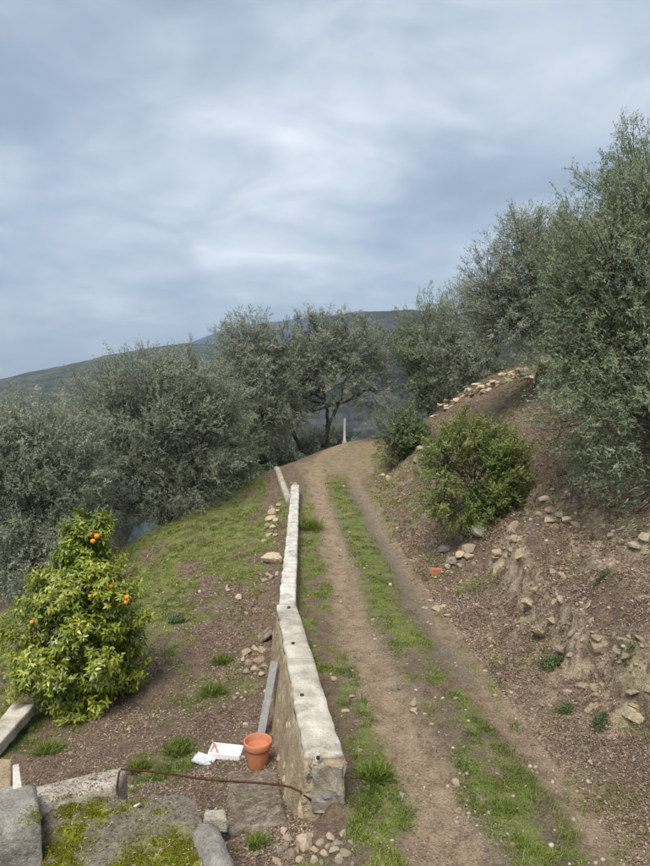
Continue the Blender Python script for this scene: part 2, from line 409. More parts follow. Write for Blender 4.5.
M['hill_far'] = hill_mat('distant_mountain', [(.34, (.008, .012, .014)), (.66, (.03, .036, .036)), (.5, (.016, .02, .022))], (.06, .06, .06), .3, .002, .01)

# ------------------------------------------------------------------ the ground, one height field cut into its named surfaces
def grow(a, b, k, first):
    v, st = [a], first
    while v[-1] < b:
        v.append(v[-1] + st); st *= k
    return v
xs_d = np.arange(-10.5, 9.51, .055)
xs = np.array(sorted([-10.5 - q for q in grow(.25, 8500, 1.22, .15)] + list(xs_d) + [9.5 + q for q in grow(.25, 8500, 1.22, .15)]))
ys_n = [4.6]
while ys_n[-1] < 46: ys_n.append(ys_n[-1] * 1.0082)
ys = np.array(sorted([4.6 - q for q in grow(.2, 34, 1.25, .3)] + ys_n + [ys_n[-1] + q for q in grow(.5, 8800, 1.2, .5)]))
GX, GY = np.meshgrid(xs, ys)
GZ = H(GX, GY)
nx, ny = len(xs), len(ys)
Vg = np.stack([GX.ravel(), GY.ravel(), GZ.ravel()], 1)
ii = (np.arange(ny - 1)[:, None] * nx + np.arange(nx - 1)[None, :])
Fg = np.stack([ii, ii + 1, ii + 1 + nx, ii + nx], -1).reshape(-1, 4)

def grass_mask(x, y):
    """0..1 how thick the grass grows"""
    off = x - xc(y); xl = x_l(y); xf = x_f(y); xe = x_e(y)
    n = fbm(x * 1.3, y * .8, s=51); n2 = fbm(x * 3.7, y * 2.5, s=57)
    strip = np.exp(-((off + .3 * (fbm(x * 1.1, y * .6, s=46) - .5)) / .38) ** 4) * sstep(.36, .56, n * .5 + n2 * .5 + .24 * sstep(9, 18, y) + .02) * (1 - sstep(24.5, 27.5, y))
    verge = sstep(.12, .3, x - xl) * (1 - sstep(-1.15, -.95, off)) * sstep(.44, .60, n * .45 + n2 * .55 + .0 + .05 * sstep(9, 15, y)) * (1 - sstep(23, 25.5, y))
    inter = (x > xe - .5) & (x < xl)
    s = xl - x
    tm = sstep(.42, .60, n * .65 + n2 * .35 + .13 * sstep(12, 19, y) - .17 * (1 - sstep(.2, 1.3, s)))
    bare = np.exp(-(((x + 3.2) / 1.7) ** 2 + ((y - 11.0) / 2.6) ** 2)) + .8 * np.exp(-(((x + 1.8) / .7) ** 2 + ((y - 14.) / 2.4) ** 2))
    tm = np.where(inter, np.clip(tm * (1 - .7 * bare), 0, 1), 0)
    tm = np.where(x < xe, np.clip(.3 + .5 * (n2 - .5), 0, 1) * (1 - sstep(0, 3, xe - x)) , tm)
    sb = x - xf
    bm_ = np.where(sb > 0, .55 * sstep(.50, .64, n) * sstep(.40, .6, n2) + .75 * sstep(.44, .62, n2) * sstep(14, 19, y) * (1 - sstep(.2, 1.8, sb)) + .5 * sstep(4.3, 5.0, sb) * (1 - sstep(6.5, 9, sb)) * sstep(.48, .62, n2), 0)
    edge = np.where((sb > -.35) & (sb < .4), .35 * sstep(.5, .62, n2) + .6 * sstep(17, 22, y) * sstep(.42, .55, n2), 0)
    straw = .42 * sstep(25, 28, y) * sstep(.34, .6, n2) * sstep(.6, 1.4, x - xl)
    g = np.where((x >= xl) & (x <= xf), np.maximum(np.maximum(strip, verge), straw), 0)
    return np.clip(np.maximum(np.maximum(g, tm * (x < xl)), np.maximum(bm_, edge)), 0, 1) * (y < 48)
xv, yv = Vg[:, 0], Vg[:, 1]
offv = xv - xc(yv)
on = (xv > x_l(yv)) & (xv < x_f(yv) + .15)
wob = (fbm(xv * 1.2, yv * .5, s=63) - .5) * .25
a_rut = np.exp(-((np.abs(offv + wob * .9) - np.where(offv < 0, .80, .70)) / np.where(offv < 0, .43, .30)) ** 4) * on
a_rut = np.maximum(a_rut * (1 - .25 * (offv > 0)), on * sstep(23.5, 27.5, yv) * .85 * sstep(.35, 1.3, xv - x_l(yv) + wob))
a_rut = np.maximum(a_rut, .85 * np.exp(-((xv - x_f(yv) + .12) / .24) ** 2) * (yv < 24))
a_grav = on * np.clip(np.exp(-((offv - .52) / .28) ** 2) + .5 * np.exp(-((offv + .38) / .2) ** 2), 0, 1) * (1 - sstep(22, 26, yv)) * sstep(.35, .55, fbm(xv * .8, yv * .4, s=67))
lr = ledge_rise(xv, yv)
gxx = np.abs(np.gradient(lr.reshape(ny, nx), axis=1) / np.gradient(GX, axis=1)).ravel()
gyy = np.abs(np.gradient(lr.reshape(ny, nx), axis=0) / np.gradient(GY, axis=0)).ravel()
a_pale = np.clip(np.hypot(gxx, gyy) * 1.5, 0, 1) * (yv < 46) * (np.abs(xv) < 12)
a_pale = np.maximum(a_pale, .55 * sstep(.60, .74, fbm(xv * 1.1, yv * 1.1, s=71)) * ((xv > x_f(yv) + .2) & (xv < 12) & (yv < 46)))
a_gr = grass_mask(xv, yv)
a_far = np.maximum(np.maximum(sstep(1.5, 8, x_e(yv) - xv), sstep(42, 50, yv)), sstep(20, 40, xv - x_f(yv)))
ATT = {'rut': a_rut, 'gravel': a_grav, 'pale': a_pale, 'grass': a_gr, 'far': a_far}
cx_, cy_ = Vg[Fg, 0].mean(1), Vg[Fg, 1].mean(1)
xlF, xfF, xeF = x_l(cy_), x_f(cy_), x_e(cy_)
nearF = (cy_ < 45) & (cy_ > -20)
cls = np.zeros(len(Fg), int)
cls[nearF & (cx_ > xlF) & (cx_ <= xfF)] = 1
cls[nearF & (cx_ > xfF) & (cx_ < 60)] = 2
cls[nearF & (cx_ <= xlF) & (cx_ > xeF)] = 3
for k, nm_ in enumerate(('ground', 'dirt_track', 'earth_bank', 'grass_terrace')):
    f = Fg[cls == k]
    u, inv = np.unique(f, return_inverse=True)
    me = np_mesh(nm_, Vg[u], inv.reshape(f.shape), M['ground'], {q: a[u] for q, a in ATT.items()}, smooth=True)
    tag(link(nm_, me), kind='structure')

# ------------------------------------------------------------------ far hills
def hill(name, ridge, D, depth_f, depth_b, mat, seed, rough_h, nu=220, nv=70):
    """a ridge: crest heights given by where the crest stands in the photo, at distance D; slopes fall to the valley both ways"""
    r = np.array(ridge, float)
    px = np.linspace(r[0, 0], r[-1, 0], nu)
    py = np.interp(px, r[:, 0], r[:, 1])
    hz = CAM_H + (391 - py) / FPX * D
    x0 = (px - 325) / FPX * D
    v = np.linspace(-1, 1, nv)
    PX, VV = np.meshgrid(np.arange(nu), v)
    Y = D + np.where(VV < 0, VV * depth_f, VV * depth_b)
    X = x0[PX]
    base = -50.
    prof = 1 - np.abs(VV) ** 1.15
    n = fbm(X / (D * .09), Y / (D * .09), s=seed, o=6) - .5
    n2 = fbm(X / (D * .012), Y / (D * .012), s=seed + 5, o=4) - .5
    Z = base + (hz[PX] - base) * prof + rough_h * n * 2 * np.clip(-VV, 0, 1) * (1 - np.abs(VV)) ** .3 + rough_h * .16 * n2 * np.clip(prof * 3, 0, 1)
    V = np.stack([X.ravel(), Y.ravel(), Z.ravel()], 1)
    i = np.arange(nv - 1)[:, None] * nu + np.arange(nu - 1)[None, :]
    F = np.stack([i, i + 1, i + 1 + nu, i + nu], -1).reshape(-1, 4)
    return tag(link(name, np_mesh(name, V, F, mat, smooth=True)), kind='structure')
hill('wooded_hillside', [(-420, 420), (-120, 430), (-40, 416), (0, 402), (40, 387), (80, 368), (120, 354), (160, 347), (190, 343), (215, 346), (240, 352), (290, 356), (340, 360), (420, 375)], 2300, 1200, 900, M['hill_green'], 101, 55)
hill('rocky_hillside', [(240, 384), (280, 352), (305, 333), (330, 318), (350, 314), (380, 312), (410, 311), (450, 316), (520, 300), (640, 290), (900, 330)], 1500, 1050, 700, M['hill_rock'], 131, 45)
hill('distant_mountain', [(60, 400), (120, 372), (160, 355), (195, 342), (225, 330), (255, 325), (285, 321), (310, 318), (360, 312), (430, 318), (560, 350)], 5200, 1500, 1200, M['hill_far'], 151, 90)

# ------------------------------------------------------------------ geometry builders
def frame(d):
    d = np.asarray(d, float); d = d / np.linalg.norm(d, axis=-1, keepdims=True)
    up = np.where(np.abs(d[..., 2:3]) > .95, np.array([1., 0, 0]), np.array([0., 0, 1]))
    a = np.cross(d, up); a /= np.linalg.norm(a, axis=-1, keepdims=True)
    return d, a, np.cross(a, d)
class Tubes:
    def __init__(self): self.V, self.F, self.n = [], [], 0
    def add(self, P, rad, k=6, cap=True):
        P = np.asarray(P, float); m = len(P)
        T = np.gradient(P, axis=0)
        _, a, b = frame(T)
        an = np.arange(k) / k * 2 * np.pi
        rad = np.broadcast_to(np.asarray(rad, float), (m,))
        ring = P[:, None, :] + rad[:, None, None] * (np.cos(an)[None, :, None] * a[:, None, :] + np.sin(an)[None, :, None] * b[:, None, :])
        self.V.append(ring.reshape(-1, 3))
        i = np.arange(m - 1)[:, None] * k; j = np.arange(k)[None, :]; j2 = (j + 1) % k
        self.F.append(np.stack([i + j, i + j2, i + k + j2, i + k + j], -1).reshape(-1, 4) + self.n)
        self.n += m * k
        if cap:
            for row in (0, m - 1):
                c = P[row] if row else P[0]
                self.V.append(c[None]);
                q = np.arange(k) + (self.n - m * k if row == 0 else self.n - k) - (0 if row == 0 else 0)
                if row != 0: q = np.arange(k) + base_end
                else: base_end = self.n - k
                f = np.stack([q, np.roll(q, -1), np.full(k, self.n), np.full(k, self.n)], -1)
                self.caps = getattr(self, 'caps', []); self.caps.append(f[:, :3]); self.n += 1
    def mesh(self, name, mat, off=(0, 0, 0), smooth=True):
        F = [np.concatenate(self.F)]
        if getattr(self, 'caps', None): F.append(np.concatenate(self.caps))
        return np_mesh(name, np.concatenate(self.V) - np.asarray(off), F, mat, smooth=smooth)
def bez(a, b, bend, n=8, jit=0., r=rng):
    t = np.linspace(0, 1, n)[:, None]
    a, b, bend = (np.asarray(q, float) for q in (a, b, bend))
    P = (1 - t) ** 2 * a + 2 * t * (1 - t) * ((a + b) / 2 + bend) + t * t * b
    if jit: P[1:-1] += r.normal(0, jit, (n - 2, 3))
    return P
def leaves(P, D, Nn, L, W, rnd, fold=0., mid=.45):
    """flat lens-shaped leaves: base, two sides, tip -> one folded quad each"""
    n = len(P)
    L = np.broadcast_to(L, (n,))[:, None]; W = np.broadcast_to(W, (n,))[:, None]
    D = D / np.linalg.norm(D, axis=1, keepdims=True)
    S = np.cross(D, Nn); S /= np.linalg.norm(S, axis=1, keepdims=True) + 1e-9
    U = np.cross(S, D)
    m = P + D * L * mid - U * L * fold
    V = np.stack([P, m + S * W * .5, P + D * L - U * L * fold * 2.2, m - S * W * .5], 1).reshape(-1, 3)
    F = np.arange(n * 4).reshape(n, 4)
    return V, F, np.repeat(rnd, 4)
def tri_leaves(P, D, Nn, L, W, rnd):
    n = len(P)
    L = np.broadcast_to(L, (n,))[:, None]; W = np.broadcast_to(W, (n,))[:, None]
    D = D / np.linalg.norm(D, axis=1, keepdims=True)
    S = np.cross(D, Nn); S /= np.linalg.norm(S, axis=1, keepdims=True) + 1e-9
    V = np.stack([P - S * W * .5 + D * L * .2, P + S * W * .5, P + D * L], 1).reshape(-1, 3)
    return V, np.arange(n * 3).reshape(n, 3), np.repeat(rnd, 3)
def unit(n, r=rng):
    v = r.normal(size=(n, 3)); return v / np.linalg.norm(v, axis=1, keepdims=True)

def olive(label, base, lobes, twigs, leaf=.07, mat='olive_leaf', seed=1, trunk_r=.16, stems=1, per=18, shoots=.12, up=.75, limbs_low=None, cat='tree', forkpts=None, name='olive_tree', group='olive trees around the track', rmin=.45, gap=.40, trunk_mat='bark', wid=.21):
    """lobes: (x, y, z, rx, ry, rz) in metres"""
    twigs = int(twigs * 3.5); per = max(8, int(per * .52)); leaf *= .98; wid *= 1.30; gap -= .03
    r = np.random.default_rng(seed)
    base = np.asarray(base, float); lb = np.array(lobes, float)
    wgt = (lb[:, 3] * lb[:, 5]); wgt = wgt / wgt.sum()
    # --- foliage grows in plumes that leave the lobes outward and upward; a 3D noise thins them into clumps and gaps
    npl = max(40, int(twigs / 13)) * 2
    pi_ = r.choice(len(lb), npl, p=wgt)
    pdv = unit(npl, r)
    prr = rmin + (.88 - rmin) * r.random(npl) ** .6
    PR = lb[pi_, :3] + pdv * prr[:, None] * lb[pi_, 3:]
    cl = fbm(PR[:, 0] * .9, PR[:, 1] * .9, PR[:, 2] * .9, s=seed * 7, o=3)
    ok = cl + r.normal(0, .03, npl) > gap
    ok &= PR[:, 2] > H(PR[:, 0], PR[:, 1], False) + .1
    w_ = np.flatnonzero(ok)[:npl // 2]
    PR, pdv, pi_, cl = PR[w_], pdv[w_], pi_[w_], cl[w_]
    npl = len(PR)
    pout = pdv / lb[pi_, 3:]; pout /= np.linalg.norm(pout, axis=1, keepdims=True)
    AX = pout * .75 + np.array([0, 0, up * .8]) + r.normal(0, .28, (npl, 3))
    lowp = PR[:, 2] < np.average(lb[:, 2], weights=wgt) - .3
    AX[lowp, 2] -= 1.0 * r.random(lowp.sum())
    AX /= np.linalg.norm(AX, axis=1, keepdims=True)
    psc = np.clip(lb[pi_][:, [3, 5]].mean(1) / 1.5, .32, 1.1)
    PL = r.uniform(.45, 1.15, npl) * psc
    sp_ = (r.random(npl) < shoots) & (pout[:, 2] > .1)
    PL[sp_] *= 1.45
    PW = PL * np.where(sp_, .13, .24)
    ptone = r.normal(0, .13, npl) + (cl - .5) * .5
    n = twigs
    pj = r.choice(npl, n, p=PL / PL.sum())
    uu = r.random(n) ** .8
    Pt = PR[pj] + AX[pj] * (PL[pj] * uu)[:, None] + r.normal(0, 1, (n, 3)) * (PW[pj] * (1 - .72 * uu))[:, None]
    out = pout[pj]
    Td = AX[pj] * .85 + r.normal(0, .40, (n, 3))
    Td /= np.linalg.norm(Td, axis=1, keepdims=True)
    Tl = r.uniform(.16, .36, n) * np.clip(psc[pj] * 1.2, .6, 1)
    kp = Pt[:, 2] > H(Pt[:, 0], Pt[:, 1], False) + .06
    Pt, out, Td, Tl, pj, uu = Pt[kp], out[kp], Td[kp], Tl[kp], pj[kp], uu[kp]
    n = len(Pt)
    # --- leaves in pairs along each twig
    tw = np.repeat(np.arange(n), per)
    tt = np.tile((np.arange(per) + .5) / per, n) + r.uniform(-.03, .03, n * per)
    sag = -.12 * (tt ** 2) * Tl[tw]
    LP = Pt[tw] + Td[tw] * (tt * Tl[tw])[:, None]; LP[:, 2] += sag
    _, a, b = frame(Td)
    ph = r.uniform(0, 2 * np.pi, n)[tw] + np.tile(np.arange(per), n) * np.pi * .5 + np.tile(np.arange(per) % 2, n) * np.pi * .5
    side = np.cos(ph)[:, None] * a[tw] + np.sin(ph)[:, None] * b[tw]
    LD = Td[tw] * .7 + side * .95 + r.normal(0, .3, (len(tw), 3))
    LN = Td[tw] * .7 - side * .5 + np.array([0, 0, .4]) + r.normal(0, .3, (len(tw), 3))
    rnd = np.clip(.46 + (r.beta(2.4, 2.6, len(tw)) - .5) * .5 + ptone[pj][tw] + .22 * (uu[tw] - .5), 0, 1)
    V, F, A = tri_leaves(LP, LD, LN, leaf * r.uniform(.75, 1.25, len(tw)), leaf * wid, rnd)
    root = empty(name, base)
    tag(root, label, cat, group)
    link('crown', np_mesh('crown', V - base, F, M[mat], {'rnd': A}), root)
    # --- trunk, limbs, branches
    tb = Tubes()
    top = lb[:, :3].mean(0); top[2] = min(top[2], base[2] + (top[2] - base[2]) * .9)
    forks = []
    for s in range(stems):
        q = base + np.array([r.normal(0, .12 * (stems > 1)), r.normal(0, .12 * (stems > 1)), -.25])
        lean = (top - base) * .42 + np.array([r.normal(0, .35), r.normal(0, .25), 0]) * (1 if stems > 1 else .5)
        f = base + lean * np.array([1, 1, 1]) + np.array([0, 0, r.uniform(-.15, .15)])
        if forkpts: q = np.array(forkpts[s][0]); f = np.array(forkpts[s][1])
        P = bez(q, f, r.normal(0, .14, 3) * np.array([1, 1, .2]), 10, .025, r)
        tb.add(P, trunk_r / math.sqrt(stems) * (np.array([1.5, 1.2, 1.05, 1, .96, .92, .9, .86, .82, .78])), 9)
        forks.append(f)
    for i, l in enumerate(lb):
        f = forks[i % len(forks)]
        P = bez(f - np.array([0, 0, .15]), l[:3], np.array([r.normal(0, .15), r.normal(0, .15), -.12]), 8, .05, r)
        tb.add(P, np.linspace(trunk_r * .5, trunk_r * .16, 8), 6)
        for k in range(int(7 + 5 * min(l[3], 2.5))):
            d = unit(1, r)[0]; d[2] = abs(d[2]) * .9 - .25
            e2 = l[:3] + d * l[3:] * r.uniform(.75, 1.0)
            st = P[r.integers(3, 8)]
            tb.add(bez(st, e2, np.array([0, 0, -.1]) + r.normal(0, .1, 3), 7, .04, r), np.linspace(trunk_r * .12, .005, 7), 4, cap=False)
    for k in range(npl):
        q0 = PR[k] - pout[k] * .3 * psc[k]
        tb.add(np.array([q0, PR[k] + AX[k] * PL[k] * .3, PR[k] + AX[k] * PL[k] * 1.05]), np.array([.011, .007, .003]), 3, cap=False)
    link('trunk', tb.mesh('trunk', M[trunk_mat], base), root)
    return root
def lobe(px, py, d, rx, ry, rd=None):
    c = at_d(px, py, d)
    a, b = rx * d / FPX, ry * d / FPX
    return (*c, a, (rd if rd else (a + b) / 2), b)
def foot(px, d):
    x = (px - 325) / FPX * d
    return (x, d, gz(x, d))

# ------------------------------------------------------------------ the olive trees
olive('large olive with foliage hanging down the bank at the right edge', (8.3, 13.4, gz(8.3, 13.4)),
      [lobe(655, 290, 12.6, 95, 100), lobe(610, 300, 12.2, 55, 75), lobe(585, 262, 13.2, 34, 40), lobe(660, 195, 13.4, 62, 52), lobe(622, 395, 11.6, 62, 78), lobe(665, 450, 10.6, 50, 85), lobe(700, 330, 13, 90, 120), lobe(615, 225, 13.4, 32, 42), lobe(600, 352, 12.0, 45, 52)],
      6200, .072, 'olive_leaf_green', 3, .24, 1, 20, .22, .85, gap=.36)
olive('olive with gnarled pale-barked trunk on the crest of the bank', foot(541, 21),
      [lobe(532, 285, 21, 42, 48), lobe(505, 318, 21, 34, 40), lobe(556, 300, 21.5, 40, 55), lobe(528, 240, 21, 26, 26), lobe(488, 290, 21.6, 24, 34), lobe(572, 250, 21, 26, 34), lobe(585, 335, 21, 30, 40)],
      3600, .085, 'olive_leaf', 5, .15, 2, 18, .25, .9, gap=.39)
olive('olive standing behind the row of stones on the crest', foot(478, 32.5),
      [lobe(470, 328, 32.5, 32, 38), lobe(500, 348, 32, 32, 34), lobe(455, 360, 32.5, 28, 34), lobe(490, 302, 33, 24, 30), lobe(475, 372, 32, 36, 20)],
      2600, .10, 'olive_leaf', 7, .14, 2, 17, .2, .8, gap=.39)
olive('dense olive with low skirt right of where the track bends away', foot(432, 35.5),
      [lobe(428, 340, 35.5, 30, 34), lobe(412, 368, 35, 22, 34), lobe(442, 375, 35.5, 34, 30), lobe(425, 388, 35, 30, 22), lobe(458, 382, 35.5, 24, 22)],
      2800, .11, 'olive_leaf_green', 9, .14, 2, 17, .15, .7, gap=.37)
olive('two-stemmed olive with bare leaning trunks at the outside of the bend', at_d(316, 446, 34.2),
      [lobe(320, 350, 34, 30, 28), lobe(352, 360, 34, 28, 34), lobe(296, 378, 33.5, 28, 32), lobe(330, 384, 34, 34, 20), lobe(372, 386, 34.5, 18, 30), lobe(308, 332, 34, 17, 14), lobe(350, 330, 34, 18, 13), lobe(272, 402, 33, 24, 28), lobe(290, 418, 33, 20, 18), lobe(376, 350, 35, 16, 20), lobe(258, 425, 32.6, 20, 18)],
      3400, .115, 'olive_leaf', 11, .17, 3, 17, .15, .7, gap=.41, forkpts=[(at_d(303, 452, 34), at_d(287, 408, 33.6)), (at_d(322, 448, 34.3), at_d(340, 400, 34)), (at_d(325, 449, 34.5), at_d(326, 398, 34.2))])
olive('tall olive between the big round olive and the leaning trunks', at_d(262, 458, 32.0),
      [lobe(248, 348, 32, 26, 28), lobe(236, 380, 31.5, 24, 30), lobe(268, 374, 32, 26, 34), lobe(242, 412, 31, 30, 28), lobe(284, 346, 33, 18, 20), lobe(262, 420, 31.5, 28, 22), lobe(232, 436, 30.5, 22, 18)],
      3000, .11, 'olive_leaf', 13, .16, 2, 17, .15, .75, gap=.39)
olive('big round silver olive beyond the grassy terrace', foot(165, 24.6),
      [lobe(160, 425, 24.8, 62, 58), lobe(118, 432, 24.5, 46, 50), lobe(200, 432, 25, 42, 52), lobe(150, 382, 25, 38, 26), lobe(190, 392, 25, 34, 30), lobe(110, 402, 25, 30, 28), lobe(170, 475, 24, 50, 34), lobe(215, 415, 25.4, 26, 34), lobe(120, 478, 24, 38, 30), lobe(112, 510, 23.8, 34, 22), lobe(168, 505, 24, 40, 16)],
      5600, .09, 'olive_leaf', 15, .18, 3, 18, .15, .7, gap=.39)
olive('olive at the left edge behind the orange tree', foot(22, 19.3),
      [lobe(30, 452, 19.6, 46, 40), lobe(-15, 470, 19.5, 48, 50), lobe(62, 482, 20, 40, 42), lobe(20, 510, 19.2, 50, 40), lobe(75, 445, 21, 30, 30), lobe(5, 432, 20, 34, 22), lobe(60, 530, 19.6, 44, 30), lobe(5, 562, 18.4, 46, 34), lobe(52, 565, 18.8, 36, 24)],
      4600, .085, 'olive_leaf', 17, .17, 2, 18, .12, .65, gap=.41)
olive('shaded olive low behind the big round olive', foot(212, 29.5),
      [lobe(215, 452, 29, 34, 30), lobe(180, 460, 30, 34, 30), lobe(235, 440, 30, 24, 30)],
      1800, .11, 'olive_leaf_green', 19, .13, 2, 16, .1, .6, gap=.36)
olive('olive down the slope between the left-edge olive and the round olive', foot(70, 29),
      [lobe(72, 430, 29, 36, 26), lobe(92, 470, 28, 44, 40), lobe(40, 470, 29, 44, 40), lobe(110, 500, 27, 34, 30)],
      2200, .11, 'olive_leaf', 21, .14, 2, 16, .12, .65, gap=.38)
olive('olive far down the slope below the left-edge olive', foot(-14, 27),
      [lobe(-5, 440, 27, 44, 26), lobe(-20, 480, 27, 50, 40), lobe(20, 500, 26, 40, 36), lobe(-30, 540, 25, 50, 36)],
      1800, .11, 'olive_leaf', 23, .14, 2, 16, .12, .65, gap=.38)
olive('low dark olive under the round olive, left of the tall olive', foot(228, 27.6),
      [lobe(228, 462, 27.5, 26, 22), lobe(205, 478, 27, 28, 20)],
      900, .10, 'olive_leaf_green', 25, .09, 2, 16, .08, .5, gap=.36)
# ------------------------------------------------------------------ shrubs on the bank
b0 = hit(474, 522)
olive('large rounded green shrub growing out of the bank', b0,
      [lobe(478, 482, 15.2, 36, 36), lobe(446, 472, 15.2, 24, 30), lobe(466, 445, 15.6, 24, 20), lobe(503, 472, 15.2, 20, 32), lobe(488, 508, 14.9, 30, 16), lobe(490, 446, 15.6, 16, 18), lobe(434, 456, 15.8, 12, 16), lobe(515, 495, 15, 10, 20), lobe(455, 500, 15, 26, 22), lobe(478, 515, 14.8, 26, 12)],
      2300, .066, 'bush_leaf', 31, .05, 4, 16, .22, .9, cat='shrub', name='bank_shrub', group='shrubs on the bank', rmin=.3, gap=.42, trunk_mat='twig', wid=.3)
b1 = hit(400, 462)
olive('smaller grey-green shrub beside the track near the bend', b1,
      [lobe(400, 438, b1[1], 25, 22), lobe(392, 446, b1[1], 18, 16), lobe(410, 430, b1[1], 16, 15)],
      1000, .085, 'bush_leaf_dark', 33, .04, 4, 15, .15, .8, cat='shrub', name='bank_shrub', group='shrubs on the bank', rmin=.3, gap=.41, trunk_mat='twig', wid=.3)

olive('low dark scrub on the drop behind the leaning trunks at the bend', foot(296, 37.5),
      [lobe(286, 452, 37, 28, 12), lobe(318, 445, 37.5, 24, 10), lobe(266, 458, 36.5, 22, 14), lobe(345, 440, 38, 14, 7)],
      1100, .09, 'bush_leaf_dark', 35, .05, 4, 15, .1, .6, cat='shrub', name='slope_scrub', group=None, rmin=.2, gap=.30, trunk_mat='twig', wid=.3)

# gnarled pale stump at the foot of the crest olive
def stump():
    p = hit(545, 403, 15); d = p[1]
    root = empty('tree_stump', p); tag(root, 'pale gnarled stump beside the trunk of the crest olive', 'stump')
    tb = Tubes()
    for k, (dx_, h, rr) in enumerate(((.12, .85, .10), (.26, .7, .075), (-.02, .5, .08), (.18, .6, .09))):
        a = p + np.array([dx_, .1 * k, -.2]); b = a + np.array([.15 * math.sin(k * 2.1), .1, h + .2])
        P = bez(a, b, rng.normal(0, .08, 3), 9, .03)
        tb.add(P, rr * np.array([1.5, 1.25, 1.0, 1.1, .9, 1.0, .95, .85, .6]), 9)
    link('bole', tb.mesh('bole', M['bark_pale'], p), root)
    t2 = Tubes()
    c = p + np.array([-.10, -.1, 1.25])
    t2.add(np.array([c - (0, 0, .05), c + (0, -.05, .12), c + (0, -.06, .2)]), np.array([.11, .12, .07]), 10)
    link('cut_burl', t2.mesh('cut_burl', M['stone'], p), root)
stump()

